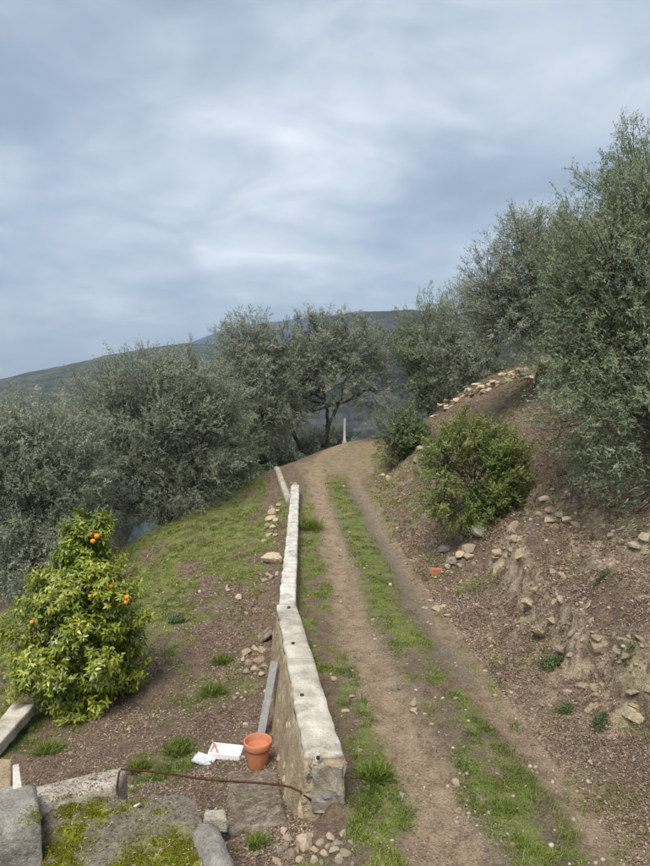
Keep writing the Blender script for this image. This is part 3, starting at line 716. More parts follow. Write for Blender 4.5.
# ------------------------------------------------------------------ orange tree
def orange_tree():
    base = hit(82, 705)
    d = base[1]; k = d / FPX
    root = empty('orange_tree', base)
    tag(root, 'bushy orange tree with glossy yellow-green leaves and a few ripe oranges', 'tree')
    r = np.random.default_rng(5)
    hh = 203 * k
    tz = [0, .05, .12, .25, .36, .46, .56, .66, .74, .82, .90, .96, 1.0]
    tr = [36, 50, 63, 74, 79, 74, 62, 47, 35, 26, 27, 22, 8]
    def axis(t): return 78 - 82 + 17 * t - 4 * np.sin(t * 3)
    nc = 120
    tc_ = (np.arange(nc) + r.random(nc)) / nc * .94 + .03; ac = np.arange(nc) * 2.39996 + r.normal(0, .3, nc)
    fc = r.uniform(.50, 1.0, nc) * np.where(r.random(nc) < .15, 1.12, 1.)
    rc = np.interp(tc_, tz, tr) * k
    sz = np.clip(rc * .36, .11, .30) * r.uniform(.75, 1.25, nc)
    ctr = np.stack([axis(tc_) * k + np.cos(ac) * rc * fc * .88, np.sin(ac) * rc * fc * .88, tc_ * hh * .97 + .06], 1)
    n = 4800
    j = r.choice(nc, n, p=sz ** 2 / (sz ** 2).sum())
    P = ctr[j] + unit(n, r) * (sz[j] * r.random(n) ** .4)[:, None] * np.array([1, 1, .8])
    ic = r.random(n) < .22; ti_ = r.random(n); ai = r.uniform(0, 6.28, n); ri = np.interp(ti_, tz, tr) * k * r.uniform(.35, .75, n)
    P[ic] = np.stack([axis(ti_) * k + np.cos(ai) * ri, np.sin(ai) * ri, ti_ * hh * .92 + .06], 1)[ic]
    P[:, 2] = np.maximum(P[:, 2], .05)
    t = np.clip(P[:, 2] / hh, 0, 1); ax = axis(t) * k
    ang = np.arctan2(P[:, 1], P[:, 0] - ax); fr = np.hypot(P[:, 1], P[:, 0] - ax) / (np.interp(t, tz, tr) * k)
    keep = np.ones(n, bool)
    o = np.stack([np.cos(ang), np.sin(ang), .5 + .4 * t], 1) + (P - ctr[j]) / sz[j][:, None] * .6
    o /= np.linalg.norm(o, axis=1, keepdims=True)
    m = len(P); per = 9
    ti = np.repeat(np.arange(m), per)
    tip = o + r.normal(0, .3, (m, 3)); tip[:, 2] += .25; tip /= np.linalg.norm(tip, axis=1, keepdims=True)
    _, a, b = frame(tip)
    ph = np.tile(np.arange(per) * 2.4, m) + r.uniform(0, 6.28, m)[ti]
    side = np.cos(ph)[:, None] * a[ti] + np.sin(ph)[:, None] * b[ti]
    LD = side * .9 + tip[ti] * .45 + np.array([0, 0, -.28]) + r.normal(0, .15, (len(ti), 3))
    LN = tip[ti] + np.array([0, 0, .5]) + r.normal(0, .2, (len(ti), 3))
    LP = P[ti] + tip[ti] * np.tile(np.linspace(-.09, .09, per), m)[:, None]
    young = np.clip((fr[keep] - .55) * 1.1, -.3, .5)[ti] + r.normal(0, .12, nc)[j][ti]
    rnd = np.clip(r.beta(2, 2.6, len(ti)) * .75 + young * .55 + .15, 0, 1)
    # leaf = two folded quads along the midrib
    L = .096 * r.uniform(.7, 1.2, len(ti))[:, None]; W = L * .46
    D = LD / np.linalg.norm(LD, axis=1, keepdims=True)
    S = np.cross(D, LN); S /= np.linalg.norm(S, axis=1, keepdims=True); U = np.cross(S, D)
    m1 = LP + D * L * .42 - U * L * .02; tp = LP + D * L - U * L * .22
    l1 = m1 + S * W * .5 + U * W * .16; r1 = m1 - S * W * .5 + U * W * .16
    V = np.stack([LP, l1, m1, r1, tp], 1).reshape(-1, 3)
    q = np.arange(len(ti))[:, None] * 5
    F = np.concatenate([q + [0, 1, 4, 2], q + [0, 2, 4, 3]])
    link('crown', np_mesh('crown', V, F, M['citrus_leaf'], {'rnd': np.repeat(rnd, 5)}), root)
    tb = Tubes()
    tb.add(np.array([[0, 0, -.2], [.02, 0, .3], [.05, .02, .8], [.12, .0, 1.6], [.2, 0, 2.6]]), np.array([.09, .075, .065, .05, .02]), 8)
    for i in range(34):
        j = r.integers(0, m); z0 = max(.2, P[j, 2] * .55)
        tb.add(bez((.05 + z0 * .05, 0, z0), P[j], (0, 0, -.05), 6, .02, r), np.linspace(.022, .006, 6), 5, cap=False)
    link('trunk', tb.mesh('trunk', M['bark']), root)
    bm = bmesh.new(); bmesh.ops.create_icosphere(bm, subdivisions=3, radius=1)
    for v in bm.verts:
        if v.co.z > .9: v.co.z -= .07
    me = bpy.data.meshes.new('orange'); bm.to_mesh(me); bm.free(); me.materials.append(M['fruit'])
    me.polygons.foreach_set('use_smooth', np.ones(len(me.polygons), dtype=bool))
    for px, py, dd, s in ((90, 534, -.28, .052), (97, 536, -.33, .056), (93, 541, -.36, .052), (127, 597, -.62, .050), (126, 602, -.60, .045), (32, 622, -.85, .042), (111, 586, -.6, .04), (90, 596, -.7, .036)):
        p = at_d(px, py, d + dd) - base
        o = link('orange', me, root, p); o.scale = (s * .86, s * .86, s * .82)
orange_tree()

# ------------------------------------------------------------------ stones
def rock_mesh(name, mat, seed, sub=2, flat=.7):
    r = np.random.default_rng(seed)
    bm = bmesh.new(); bmesh.ops.create_icosphere(bm, subdivisions=sub, radius=1)
    V = np.array([v.co[:] for v in bm.verts]); V *= 1 + r.normal(0, .05, (len(V), 1))
    for k in range(11):
        d = unit(1, r)[0]; c = r.uniform(.34, .80)
        s = V @ d
        V = np.where((s > c)[:, None], V - d * (s - c)[:, None] * .92, V)
    V *= np.array([1, r.uniform(.65, .95), flat * r.uniform(.75, 1.1)])
    for v, c in zip(bm.verts, V): v.co = c
    me = bpy.data.meshes.new(name); bm.to_mesh(me); bm.free(); me.materials.append(mat)
    return me
ROCK = [rock_mesh('stone', M['stone'], 200 + i, 2, .6 + .1 * (i % 4)) for i in range(8)]
ROCKG = [rock_mesh('grey_stone', M['stone_grey'], 240 + i, 2, .6 + .1 * (i % 3)) for i in range(5)]
def put_rock(name, px, py, wpx, label, group, grey=False, flat=1., seedk=0, sink=.25, rz=None, tilt=0.):
    p = hit(px, py)
    s = wpx * .58 * p[1] / FPX
    lst = ROCKG if grey else ROCK
    o = link(name, lst[random.randrange(len(lst))])
    o.location = (p[0], p[1], p[2] + s * .55 * flat * (1 - sink) * .6)
    o.scale = (s, s * random.uniform(.8, 1.1), s * flat)
    o.rotation_euler = (random.uniform(-.2, .2) + tilt, random.uniform(-.25, .25), random.uniform(0, 6.28) if rz is None else rz)
    return tag(o, label, 'stone', group)
ORD = ['leftmost', 'second from the left', 'third from the left', 'fourth from the left', 'fifth from the left', 'sixth from the left', 'seventh from the left', 'eighth from the left', 'ninth from the left', 'tenth from the left', 'eleventh from the left', 'twelfth from the left', 'thirteenth from the left', 'fourteenth from the left']
def ordered(lst):
    """sorted by where they lie across the picture, with a word for the place"""
    q = sorted(lst, key=lambda t: (t[0], t[1]))
    return [(*t, 'rightmost' if i == len(q) - 1 else ORD[i] if i < len(ORD) else '') for i, t in enumerate(q)]
G1 = 'stones tumbled at the foot of the bank under the shrub'
for px, py, wp, gy, od in ordered(((446, 551, 16, 1), (452, 563, 17, 1), (462, 557, 13, 0), (470, 551, 17, 0), (470, 559, 12, 0), (474, 566, 10, 0), (447, 568, 9, 0), (459, 567, 10, 0), (462, 541, 9, 1))):
    put_rock('stone', px, py, wp, ('grey' if gy else 'cream') + ' stone, ' + od + ' in the small heap below the large shrub', G1, gy)
put_rock('stone', 478, 537, 26, 'grey-brown boulder half buried under the large shrub', None, 1, 1.0)
put_rock('stone', 490, 642, 12, 'pale stone lying alone at the bank foot right of the track', None, 0)
for px, py, wp, od in ordered(((437, 610, 12), (447, 616, 12), (443, 607, 10), (431, 601, 9))):
    put_rock('stone', px, py, wp, 'flat cream stone bedded at the right edge of the track, ' + od, 'flat stones bedded at the track edge', 0, .5)
for px, py, wp, od in ordered(((545, 500, 14), (549, 512, 17), (558, 517, 15), (566, 523, 13), (575, 527, 12), (549, 522, 13), (540, 516, 10))):
    put_rock('stone', px, py, wp, 'cream stone, ' + od + ' in the broken walling right of the large shrub', 'stones of the broken terrace wall on the bank', 0, .9)
for px, py, wp, od in ordered(((622, 545, 14), (636, 549, 17), (645, 541, 15), (612, 538, 11), (604, 530, 9), (648, 553, 12))):
    put_rock('stone', px, py, wp, 'cream stone, ' + od + ' of those below the hanging olive foliage', 'stones under the large olive', 0, .9)
def outcrop():
    r = np.random.default_rng(66)
    P = LEDGES[0][0]; c = P[len(P) // 2]
    root = empty('rock_outcrop', (c[0], c[1], gz(*c)))
    tag(root, 'crumbling pale outcrop of cream rock and earth in the middle of the bank', 'rock outcrop')
    meshes = [rock_mesh('outcrop_stone', M['outcrop'], 420 + i, 2, .7) for i in range(6)]
    for k in range(86):
        u = (.08 + .90 * r.random()) * (len(P) - 1); i = min(int(u), len(P) - 2); f = u - i
        d = P[i + 1] - P[i]; d = d / np.hypot(*d); nrm = np.array([-d[1], d[0]])
        q = P[i] * (1 - f) + P[i + 1] * f + nrm * r.normal(.04, .17) + d * r.normal(0, .1)
        sz = .06 + .20 * r.random() ** 2.2
        o = link('stone', meshes[k % 6], root)
        o.location = Vector((q[0], q[1], gz(*q) + sz * r.uniform(-.38, .02))) - root.location
        o.scale = (sz, sz * r.uniform(.7, 1.2), sz * r.uniform(.6, 1.1)); o.rotation_euler = tuple(r.uniform(-.6, .6, 2)) + (r.uniform(0, 6.28),)
outcrop()
for px, py, wp, od in ordered(((383, 476, 7), (388, 480, 8), (420, 450, 11), (424, 458, 10), (416, 462, 9))):
    put_rock('stone', px, py, wp, 'cream stone, ' + od + ' of those between the two shrubs', 'stones between the two shrubs', 0, .9)
for px, py, wp, od in ordered(((399, 690, 8), (413, 705, 10), (414, 712, 9), (402, 796, 10), (456, 784, 11), (460, 796, 8), (458, 813, 9), (352, 697, 8), (334, 680, 7), (345, 712, 9), (360, 752, 7), (455, 700, 7), (490, 720, 6), (375, 640, 6))):
    put_rock('stone', px, py, wp, 'small stone lying loose on the track, ' + od + ' of the loose stones', 'loose stones on the track', random.random() < .3, .8)
for px, py, wp in ((303, 846, 22), (288, 842, 14), (280, 852, 12), (291, 857, 15), (276, 862, 12), (300, 862, 14), (315, 852, 12), (325, 858, 14), (337, 846, 16), (343, 835, 12), (331, 840, 12), (345, 856, 13), (314, 863, 11), (284, 834, 10), (308, 838, 13), (320, 845, 10), (256, 857, 11), (350, 843, 9), (296, 852, 13), (310, 847, 11), (334, 852, 12), (328, 848, 10), (339, 862, 12), (322, 864, 9), (286, 848, 9), (299, 840, 11)):
    put_rock('rubble_stone', px, py, wp, 'piece of cream rubble in the heap at the broken wall end', 'rubble at the broken wall end', random.random() < .25, .8, sink=.1)
for px, py, wp, od in ordered(((246, 655, 12), (255, 650, 11), (262, 652, 10), (249, 664, 13), (259, 662, 13), (256, 672, 14), (265, 668, 9), (247, 674, 11), (243, 661, 8), (262, 676, 10))):
    put_rock('rubble_stone', px, py, wp, 'cream stone, ' + od + ' in the heap against the left side of the wall', 'stones heaped against the wall', 0, .9, sink=.0)
put_rock('stone', 272, 563, 22, 'long cream boulder leaning against the left side of the wall', None, 0, .9, sink=.0, rz=.3, tilt=.25)
for px, py, wp, od in ordered(((269, 576, 8), (272, 579, 9), (265, 581, 8), (277, 575, 8), (239, 599, 8), (227, 588, 7), (228, 592, 6))):
    put_rock('stone', px, py, wp, 'small stone near the leaning boulder on the terrace, ' + od, 'white stones near the leaning boulder', random.random() < .2)
for px, py, wp, od in ordered(((277, 512, 9), (273, 514, 12), (270, 519, 13), (276, 521, 10), (267, 527, 13), (273, 528, 12), (269, 536, 11), (279, 506, 8), (264, 541, 8), (275, 536, 9), (271, 508, 7))):
    put_rock('stone', px, py, wp, 'cream stone, ' + od + ' in the rough edging beside the far wall', 'stones edging the far wall', 0, .8)
for px, py, wp, od in ordered(((292, 491, 7), (295, 487, 8), (291, 484, 6), (297, 492, 6))):
    put_rock('stone', px, py, wp, 'cream stone beside the low kerb where the wall stops, ' + od, 'stones beside the low kerb', 0, .9)
def brick():
    p = hit(437, 574)
    bm = bmesh.new(); bmesh.ops.create_cube(bm, size=1)
    for v in bm.verts: v.co = Vector((v.co.x * .30, v.co.y * .13, v.co.z * .13))
    bmesh.ops.bevel(bm, geom=bm.edges[:], offset=.012, segments=2, affect='EDGES')
    bmesh.ops.subdivide_edges(bm, edges=bm.edges[:], cuts=1)
    for v in bm.verts: v.co += Vector(rng.normal(0, .003, 3))
    me = bpy.data.meshes.new('brick'); bm.to_mesh(me); bm.free(); me.materials.append(M['brick'])
    o = link('brick', me, None, (p[0], p[1], p[2] + .05)); o.rotation_euler = (.05, .06, .25)
    tag(o, 'orange brick lying at the foot of the bank below the stone heap', 'brick')
brick()
# dry stones along the crest
def crest_wall():
    pts = [(434, 412, 30.5), (455, 404, 29.5), (480, 395, 28), (505, 386, 26.8), (530, 379, 25.4)]
    P = np.array([[(p[0] - 325) / FPX * p[2], p[2]] for p in pts])
    root = empty('dry_stone_wall', (P[2, 0], P[2, 1], gz(*P[2])))
    tag(root, 'low tumbled wall of loose cream stones along the crest of the bank', 'stone wall')
    for k in range(66):
        u = random.random() * 4; i = min(int(u), 3); f = u - i
        q = P[i] * (1 - f) + P[i + 1] * f + rng.normal(0, .16, 2)
        s = random.uniform(.10, .27)
        o = link('stone', ROCK[k % 8], root)
        lv = random.choice((0, 0, 1, 2)) * .17
        o.location = Vector((q[0], q[1], gz(*q) + s * .3 + lv)) - root.location
        o.scale = (s, s * .9, s * random.uniform(.5, .8)); o.rotation_euler = (random.uniform(-.3, .3), random.uniform(-.3, .3), random.uniform(0, 6.28))
crest_wall()

def box_np(name, sx, sy, sz, mat, parent, loc=(0, 0, 0), rot=(0, 0, 0), bev=.008, jit=.0):
    bm = bmesh.new(); bmesh.ops.create_cube(bm, size=1)
    for v in bm.verts: v.co = Vector((v.co.x * sx, v.co.y * sy, v.co.z * sz))
    bmesh.ops.bevel(bm, geom=bm.edges[:], offset=bev, segments=2, affect='EDGES')
    if jit:
        bmesh.ops.subdivide_edges(bm, edges=[e for e in bm.edges if e.calc_length() > .1], cuts=3, use_grid_fill=True)
        for v in bm.verts: v.co += Vector(rng.normal(0, jit, 3))
    me = bpy.data.meshes.new(name); bm.to_mesh(me); bm.free(); me.materials.append(mat)
    o = link(name, me, parent, loc); o.rotation_euler = rot
    return o
# ------------------------------------------------------------------ retaining wall
def loft(name, sections, mat, seed, amp, closed_ends=True, sub=1):
    """sections: (m, k, 3) rings"""
    S = np.array(sections, float); m, k = S.shape[:2]
    V = S.reshape(-1, 3).copy()
    r = np.random.default_rng(seed)
    for a in range(3):
        V[:, a] += (fbm(V[:, 0] * 5 + a * 9, V[:, 1] * 5, V[:, 2] * 5, s=seed + a) - .5) * amp * 2
    i = np.arange(m - 1)[:, None] * k; j = np.arange(k)[None, :]; j2 = (j + 1) % k
    F = [np.stack([i + j, i + j2, i + k + j2, i + k + j], -1).reshape(-1, 4)]
    if closed_ends:
        F.append(np.array([list(range(k - 1, -1, -1)), [(m - 1) * k + q for q in range(k)]]))
    return np_mesh(name, V, F, mat)
def wall_frame(y):
    y = np.asarray(y, float)
    yy = [p[0] for p in WALL]; xx = [p[1] for p in WALL]
    return np.interp(y, yy, xx)
def wall():
    root = empty('retaining_wall', (0, 6.45, gz(.1, 6.45)))
    tag(root, 'long low retaining wall of cream masonry with pale concrete top along the track', 'wall')
    O = np.array(root.location); bodies = []; copings = []
    def section(y0, y1, wtop, zt, batter, matb, matc, seed, breaks, step=.07, prj=.02):
        ys_ = np.arange(y0, y1 + 1e-6, step); rings = []
        for y in ys_:
            c = float(wall_frame(y)); f = (y - y0) / (y1 - y0)
            wd = wtop[0] + (wtop[1] - wtop[0]) * f; t = zt[0] + (zt[1] - zt[0]) * f + float(zp(y)) - .055
            low = min(float(zt0(y)) - .5, t - .6)
            bt = batter * np.clip((y - y0) / 1.0 + .35, 0, 1)
            ring = []
            for q in np.linspace(0, 1, 9): ring.append((c - wd / 2 - bt * (1 - q), y, low + (t - low) * q))
            for q in np.linspace(0, 1, 4)[1:]: ring.append((c - wd / 2 + wd * q, y, t))
            for q in np.linspace(0, 1, 6)[1:]: ring.append((c + wd / 2 + .01, y, t + (float(zp(y)) - .35 - t) * q))
            rings.append(ring)
        rings = np.array(rings)
        bodies.append(link('wall_body', loft('wall_body', rings - O, matb, seed, .05), root))
        # concrete top, cast in lengths
        for (a, b) in breaks:
            yq = np.arange(a, b - .012, .05); rr = []
            for y in np.append(yq, b - .012):
                c = float(wall_frame(y)); f = (y - y0) / (y1 - y0)
                wd = wtop[0] + (wtop[1] - wtop[0]) * f + prj; t = zt[0] + (zt[1] - zt[0]) * f + float(zp(y)) - .045
                er = (float(fbm(y * 4.0, seed * 3.3, s=seed)) - .5) * .07
                el = (float(fbm(y * 5.0, seed * 7.1, s=seed + 3)) - .5) * .05
                L_, R_ = c - wd / 2 + max(el, -.03), c + wd / 2 + er * .5
                ring = [(L_, y, t - .04), (L_ + .004, y, t + .035), (L_ + .02, y, t + .052)]
                for q in (.2, .35, .5, .65, .8): ring.append((L_ + (R_ - L_) * q, y, t + .058))
                ring += [(R_ - .02, y, t + .05), (R_ - .004, y, t + .03), (R_, y, t - .05)]
                rr.append(ring)
            copings.append(link('coping', loft('coping', np.array(rr) - O, matc, seed + int(a * 7), .004 if seed < 320 else .0025), root))
    section(6.45, 11.3, (.40, .345), (.44, .42), .26, M['masonry'], M['concrete'], 301, [(6.52, 8.95), (8.95, 11.3)])
    section(11.32, 23.0, (.30, .27), (.36, .34), .12, M['masonry'], M['concrete_white'], 331, [(11.32, 14.2), (14.2, 17.1), (17.1, 20.0), (20.0, 23.0)])
    # stones showing through the left face and the broken end
    r = np.random.default_rng(44)
    for k in range(90):
        y = 6.5 + 4.8 * r.random() ** 1.3; c = float(wall_frame(y)); f = (y - 6.45) / 4.85
        wd = .40 - .055 * f; t = .43 - .055; low = min(float(zt0(y)) - .5, t - .6)
        bt = .26 * min(max((y - 6.45) + .35, 0), 1)
        gl = float(zt0(y)) - .05
        z = gl + (t - .05 - gl) * r.random()
        q = (z - low) / (t - low)
        s = r.uniform(.06, .15)
        o = link('stone', ROCK[k % 8] if r.random() < .8 else ROCKG[k % 5], bodies[0])
        o.location = Vector((c - wd / 2 - bt * (1 - q) + .045, y, z)) - root.location
        o.scale = (s * .55, s * r.uniform(.9, 1.5), s * r.uniform(.6, .9)); o.rotation_euler = (r.uniform(-.3, .3), -.2 + r.uniform(-.2, .2), r.uniform(-.25, .25))
    for k in range(16):
        a, b = r.uniform(-.30, .18), r.random()
        z = -.16 + b * .50
        s = r.uniform(.05, .095)
        o = link('stone', ROCKG[k % 5] if r.random() < .55 else ROCK[k % 8], bodies[0])
        o.location = Vector((a * (1 if a > 0 else .62 + .38 * (1 - b)), 6.475 + r.uniform(-.02, .02), z)) - root.location
        o.scale = (s, s * .7, s * .8); o.rotation_euler = tuple(r.uniform(-.5, .5, 3))
    be = box_np('broken_end', .33, .07, .50, M['end_concrete'], root, Vector((.035, 6.435, .13)) - root.location, (0, 0, -.06), .012, .010)
    me = rock_mesh('blue_stone', M['stone_blue'], 260); o = link('stone', me, bodies[0])
    o.location = Vector((.03, 6.40, .06)) - root.location; o.scale = (.06, .03, .08); o['label'] = 'blue-grey stone in the broken end'
    # pipe stub and dark screw-hole discs on the top
    def top_at(px, py):
        r_ = ray(px, py); k_ = (.452 - CAM_H) / r_[2]; return np.array([r_[0] * k_, r_[1] * k_, .452])
    p = top_at(318, 757); tb = Tubes()
    tb.add(np.array([p + (0, 0, -.03), p + (0, 0, .03), p + (.005, 0, .05)]), np.array([.026, .024, .020]), 14)
    stub = link('pipe_stub', tb.mesh('pipe_stub', M['concrete_white'], O), root)
    tb = Tubes(); p2 = p + np.array([0, -.022, .012]); tb.add(np.array([p2, p2 + (0, -.02, 0), p2 + (0, -.03, 0)]), np.array([.018, .018, .008]), 12)
    link('dark_pipe_mouth', tb.mesh('dark_pipe_mouth', M['dark'], O), stub)  # solid dark plug: the shade inside the open pipe, put into colour
    for px, py in ((302, 695), (293, 643), (289, 607)):
        p = top_at(px, py); tb = Tubes(); tb.add(np.array([p + (0, 0, -.03), p + (0, 0, .012), p + (0, 0, .018)]), np.array([.028, .026, .012]), 8)
        link('screw_hole_disc', tb.mesh('screw_hole_disc', M['rust'], O), copings[0] if p[1] < 8.95 else copings[1])  # raised rust-dark discs standing in for the dark screw holes
wall()
def kerb():
    a, b = np.array([-1.32, 23.35, 0.]), np.array([-2.12, 28.2, 0.])
    a[2] = gz(a[0], a[1]); b[2] = gz(b[0], b[1])
    root = empty('concrete_kerb', (a + b) / 2)
    tag(root, 'short length of low concrete kerb where the wall stops before the bend', 'kerb')
    O = np.array(root.location); rr = []
    d = (b - a)[:2]; d /= np.hypot(*d); nrm = np.array([d[1], -d[0]])
    for t in np.linspace(0, 1, 40):
        q = a * (1 - t) + b * t; wv = .11
        q[2] = max(gz(q[0], q[1]), gz(q[0] + .25, q[1]) - .05); zt = q[2] + .045
        L_, R_ = q[:2] - nrm * wv, q[:2] + nrm * wv
        rr.append([(*L_, q[2] - .4), (*L_, zt - .02), (*(L_ * .9 + R_ * .1), zt), (*(L_ + R_) / 2, zt + .006) if False else (*((L_ + R_) / 2), zt + .006), (*(L_ * .1 + R_ * .9), zt), (*R_, zt - .02), (*R_, q[2] - .4)])
    link('kerb_stone', loft('kerb_stone', np.array(rr) - O, M['dirty2'], 351, .03), root)
kerb()

# ------------------------------------------------------------------ slabs, blocks and the old concrete landing
TOPS = []
def slab(name, pts, thick, mat, label, cat, amp=.012, nseg=26, group=None, moss=None, kind=None, dome=0.):
    """irregular cast slab: four top corners (world), subdivided and roughened"""
    P = np.array(pts, float); O = P.mean(0); O[2] -= thick
    u = np.linspace(0, 1, nseg); UU, VV = np.meshgrid(u, u)
    def bil(Z): return (Z[0] * (1 - UU[..., None]) * (1 - VV[..., None]) + Z[1] * UU[..., None] * (1 - VV[..., None]) + Z[2] * UU[..., None] * VV[..., None] + Z[3] * (1 - UU[..., None]) * VV[..., None])
    T = bil(P)
    ed = np.minimum(np.minimum(UU, 1 - UU), np.minimum(VV, 1 - VV))
    T[..., 2] += (fbm(T[..., 0] * 2.5, T[..., 1] * 2.5, s=int(abs(P[0, 0]) * 100)) - .5) * amp * 2.2 + (fbm(T[..., 0] * 13, T[..., 1] * 13, s=int(abs(P[0, 0]) * 90)) - .5) * amp * 1.8 + dome * 4 * UU * (1 - UU) * VV * (1 - VV)
    T[..., 2] -= (ed < 1e-6) * .014 + (ed < .04) * amp * 1.5 * vnoise(T[..., 0] * 22, T[..., 1] * 22, s=4)
    TOPS.append(T)
    n = nseg; V = T.reshape(-1, 3)
    i = np.arange(n - 1)[:, None] * n + np.arange(n - 1)[None, :]
    F = [np.stack([i, i + 1, i + 1 + n, i + n], -1).reshape(-1, 4)]
    loop = [k for k in range(n)] + [k * n + n - 1 for k in range(1, n)] + [(n - 1) * n + k for k in range(n - 2, -1, -1)] + [k * n for k in range(n - 2, 0, -1)]
    loop = np.array(loop); m = len(loop); rows = 5; prev = loop; VV_ = [V]; cnt = len(V)
    for q in range(1, rows + 1):
        B = V[loop].copy(); B[:, 2] -= thick * q / rows
        B[:, :2] += (np.stack([fbm(B[:, 0] * 12, B[:, 1] * 12, B[:, 2] * 14, s=8), fbm(B[:, 0] * 12, B[:, 1] * 12, B[:, 2] * 14, s=18)], 1) - .5) * amp * 3
        VV_.append(B); cur = np.arange(m) + cnt; cnt += m
        F.append(np.stack([prev, cur, np.roll(cur, -1), np.roll(prev, -1)], -1)); prev = cur
    V = np.concatenate(VV_)
    att = {'moss': moss(V[:, 0], V[:, 1], V[:, 2])} if moss else None
    o = link(name, np_mesh(name, V - O, F, mat, att), None, O)
    if label: tag(o, label, cat, group, kind)
    return o
def onz(px, py, z):
    r = ray(px, py); k = (z - CAM_H) / r[2]; return np.array([r[0] * k, r[1] * k, z])
def blob(pts):
    """moss grows in patches round these photo points (ground positions)"""
    Q = np.array([[*onz(px, py, z)[:2], rr] for px, py, z, rr in pts])
    def f(x, y, z):
        m = np.zeros_like(x)
        for q in Q: m = np.maximum(m, np.exp(-(((x - q[0]) ** 2 + (y - q[1]) ** 2) / q[2] ** 2)))
        return np.clip(m * 1.25, 0, 1)
    return f
mossf = blob([(75, 835, .0, .16), (60, 850, .0, .18), (100, 822, .0, .12), (130, 812, .0, .12), (70, 812, .05, .10), (150, 850, .0, .2), (175, 845, .0, .18), (165, 862, .0, .22), (130, 866, .0, .15), (60, 866, .0, .15), (95, 812, .05, .12), (160, 818, .0, .06), (190, 860, 0, .12)])
# lower tread and the riser behind it
slab('concrete_step', [onz(36, 905, .02), onz(228, 905, -.02), onz(200, 822, -.02), onz(44, 838, .03)], .5, M['mossy'], 'weathered concrete tread with patches of bright yellow-green moss', 'step', .04, 64, moss=mossf)
slab('concrete_ledge', [onz(38, 834, .07), onz(205, 828, .04), onz(196, 792, .02), onz(46, 797, .11)], .5, M['mossy'], 'rough concrete ledge with a moss line behind the mossy tread', 'ledge', .045, 56, moss=mossf, dome=.03)
slab('concrete_beam', [onz(30, 806, .16), onz(116, 785, .16), onz(127, 765, .19), onz(22, 788, .16)], .45, M['dirty2'], 'pale concrete beam running back from the mossy landing', 'beam', .010, 34)
slab('concrete_block', [onz(-40, 836, .34), onz(41, 822, .34), onz(36, 783, .34), onz(-40, 790, .34)], .9, M['grey_concrete'], 'rough grey concrete block with broken edge at the lower left corner', 'block', .022, 44)
slab('brick_pier', [onz(-25, 789, .36), onz(11, 786, .36), onz(12, 757, .36), onz(-25, 758, .36)], .9, M['masonry'], 'stub of a brown rendered pier at the left edge', 'pier', .01, 18)
slab('concrete_post', [onz(12.5, 786, .38), onz(22, 784, .38), onz(19, 762, .38), onz(12.5, 763, .38)], .9, M['concrete_white'], 'short white concrete post beside the brown pier', 'post', .006, 14)
slab('white_block', [onz(203, 819, -.03), onz(227, 818, -.03), onz(225, 808, -.03), onz(205, 809, -.03)], .12, M['dirty2'], 'small white block at the corner of the mossy landing', 'block', .006, 14)
sp = [hit(227, 772), hit(276, 770), hit(287, 826), hit(228, 836)]
sp = [sp[3] + (0, 0, .06), sp[2] + (0, 0, .07), sp[1] + (0, 0, .03), sp[0] + (0, 0, .03)]
slab('concrete_slab', sp, .3, M['dirty'], 'old concrete slab strewn with dry litter between pot and wall end', 'slab', .012, 30)
def dress_landing():
    r = np.random.default_rng(58)
    Q = np.concatenate([t[1:-1, 1:-1].reshape(-1, 3) for t in TOPS[:4]])
    mq = mossf(Q[:, 0], Q[:, 1], Q[:, 2]) * sstep(.38, .56, fbm(Q[:, 0] * 9, Q[:, 1] * 9, s=5))
    i = r.choice(len(Q), 26000, p=mq / mq.sum()); P = Q[i] + np.stack([r.normal(0, .012, 26000), r.normal(0, .012, 26000), np.full(26000, -.004)], 1)
    D = unit(26000, r) * .8 + np.array([0, 0, .9])
    V, F, A = tri_leaves(P, D, unit(26000, r), r.uniform(.010, .028, 26000), .009, r.beta(2, 2, 26000))
    tag(link('moss', np_mesh('moss', V, F, M['moss_tuft'], {'rnd': A})), 'cushions of yellow-green moss on the concrete landing', 'moss', None, 'stuff')
    Q = np.concatenate([t[1:-1, 1:-1].reshape(-1, 3) for i_, t in enumerate(TOPS) if i_ in (0, 1, 2, 7)])
    n = 3000; i = r.integers(0, len(Q), n); P = Q[i] + np.stack([r.normal(0, .015, n), r.normal(0, .015, n), r.uniform(.002, .010, n)], 1)
    D = unit(n, r); D[:, 2] *= .2
    V, F, A = tri_leaves(P, D, unit(n, r) * .4 + np.array([0, 0, 1.]), r.uniform(.015, .05, n), r.uniform(.006, .018, n), r.random(n) * .85)
    tag(link('landing_litter', np_mesh('landing_litter', V, F, M['litter'], {'rnd': A})), 'crumbs and dry leaves on the concrete landing', 'leaf litter', None, 'stuff')
M['moss_tuft'] = leaf_mat('moss_tuft', [(.0, (.060, .075, .006)), (1., (.42, .40, .03)), (.5, (.185, .20, .014)), (.8, (.29, .30, .02))], .8, .2, .1)
dress_landing()
def curb():
    root = empty('round_curb', onz(215, 860, -.05)); O = np.array(root.location)
    tag(root, 'rounded concrete curb beside the mossy tread', 'curb')
    rr = []
    for t in np.linspace(0, 1, 30):
        c = onz(203 + 32 * t, 824 + 80 * t, .0); ring = []
        for a in np.linspace(-.35, math.pi + .35, 11): ring.append((c[0] + .15 * math.cos(a), c[1], c[2] - .06 + .14 * math.sin(a) * (.6 + .4 * min(1, t * 6))))
        rr.append(ring)
    link('casting', loft('casting', np.array(rr) - O, M['grey_concrete'], 371, .025), root)
curb()
slab('concrete_plank', [onz(-30, 757, -1.12), onz(0, 743, -1.12), onz(36, 702, -1.10), onz(14, 700, -1.10)], .16, M['concrete'], 'pale concrete edging plank lying left of the orange tree', 'plank', .008, 22)

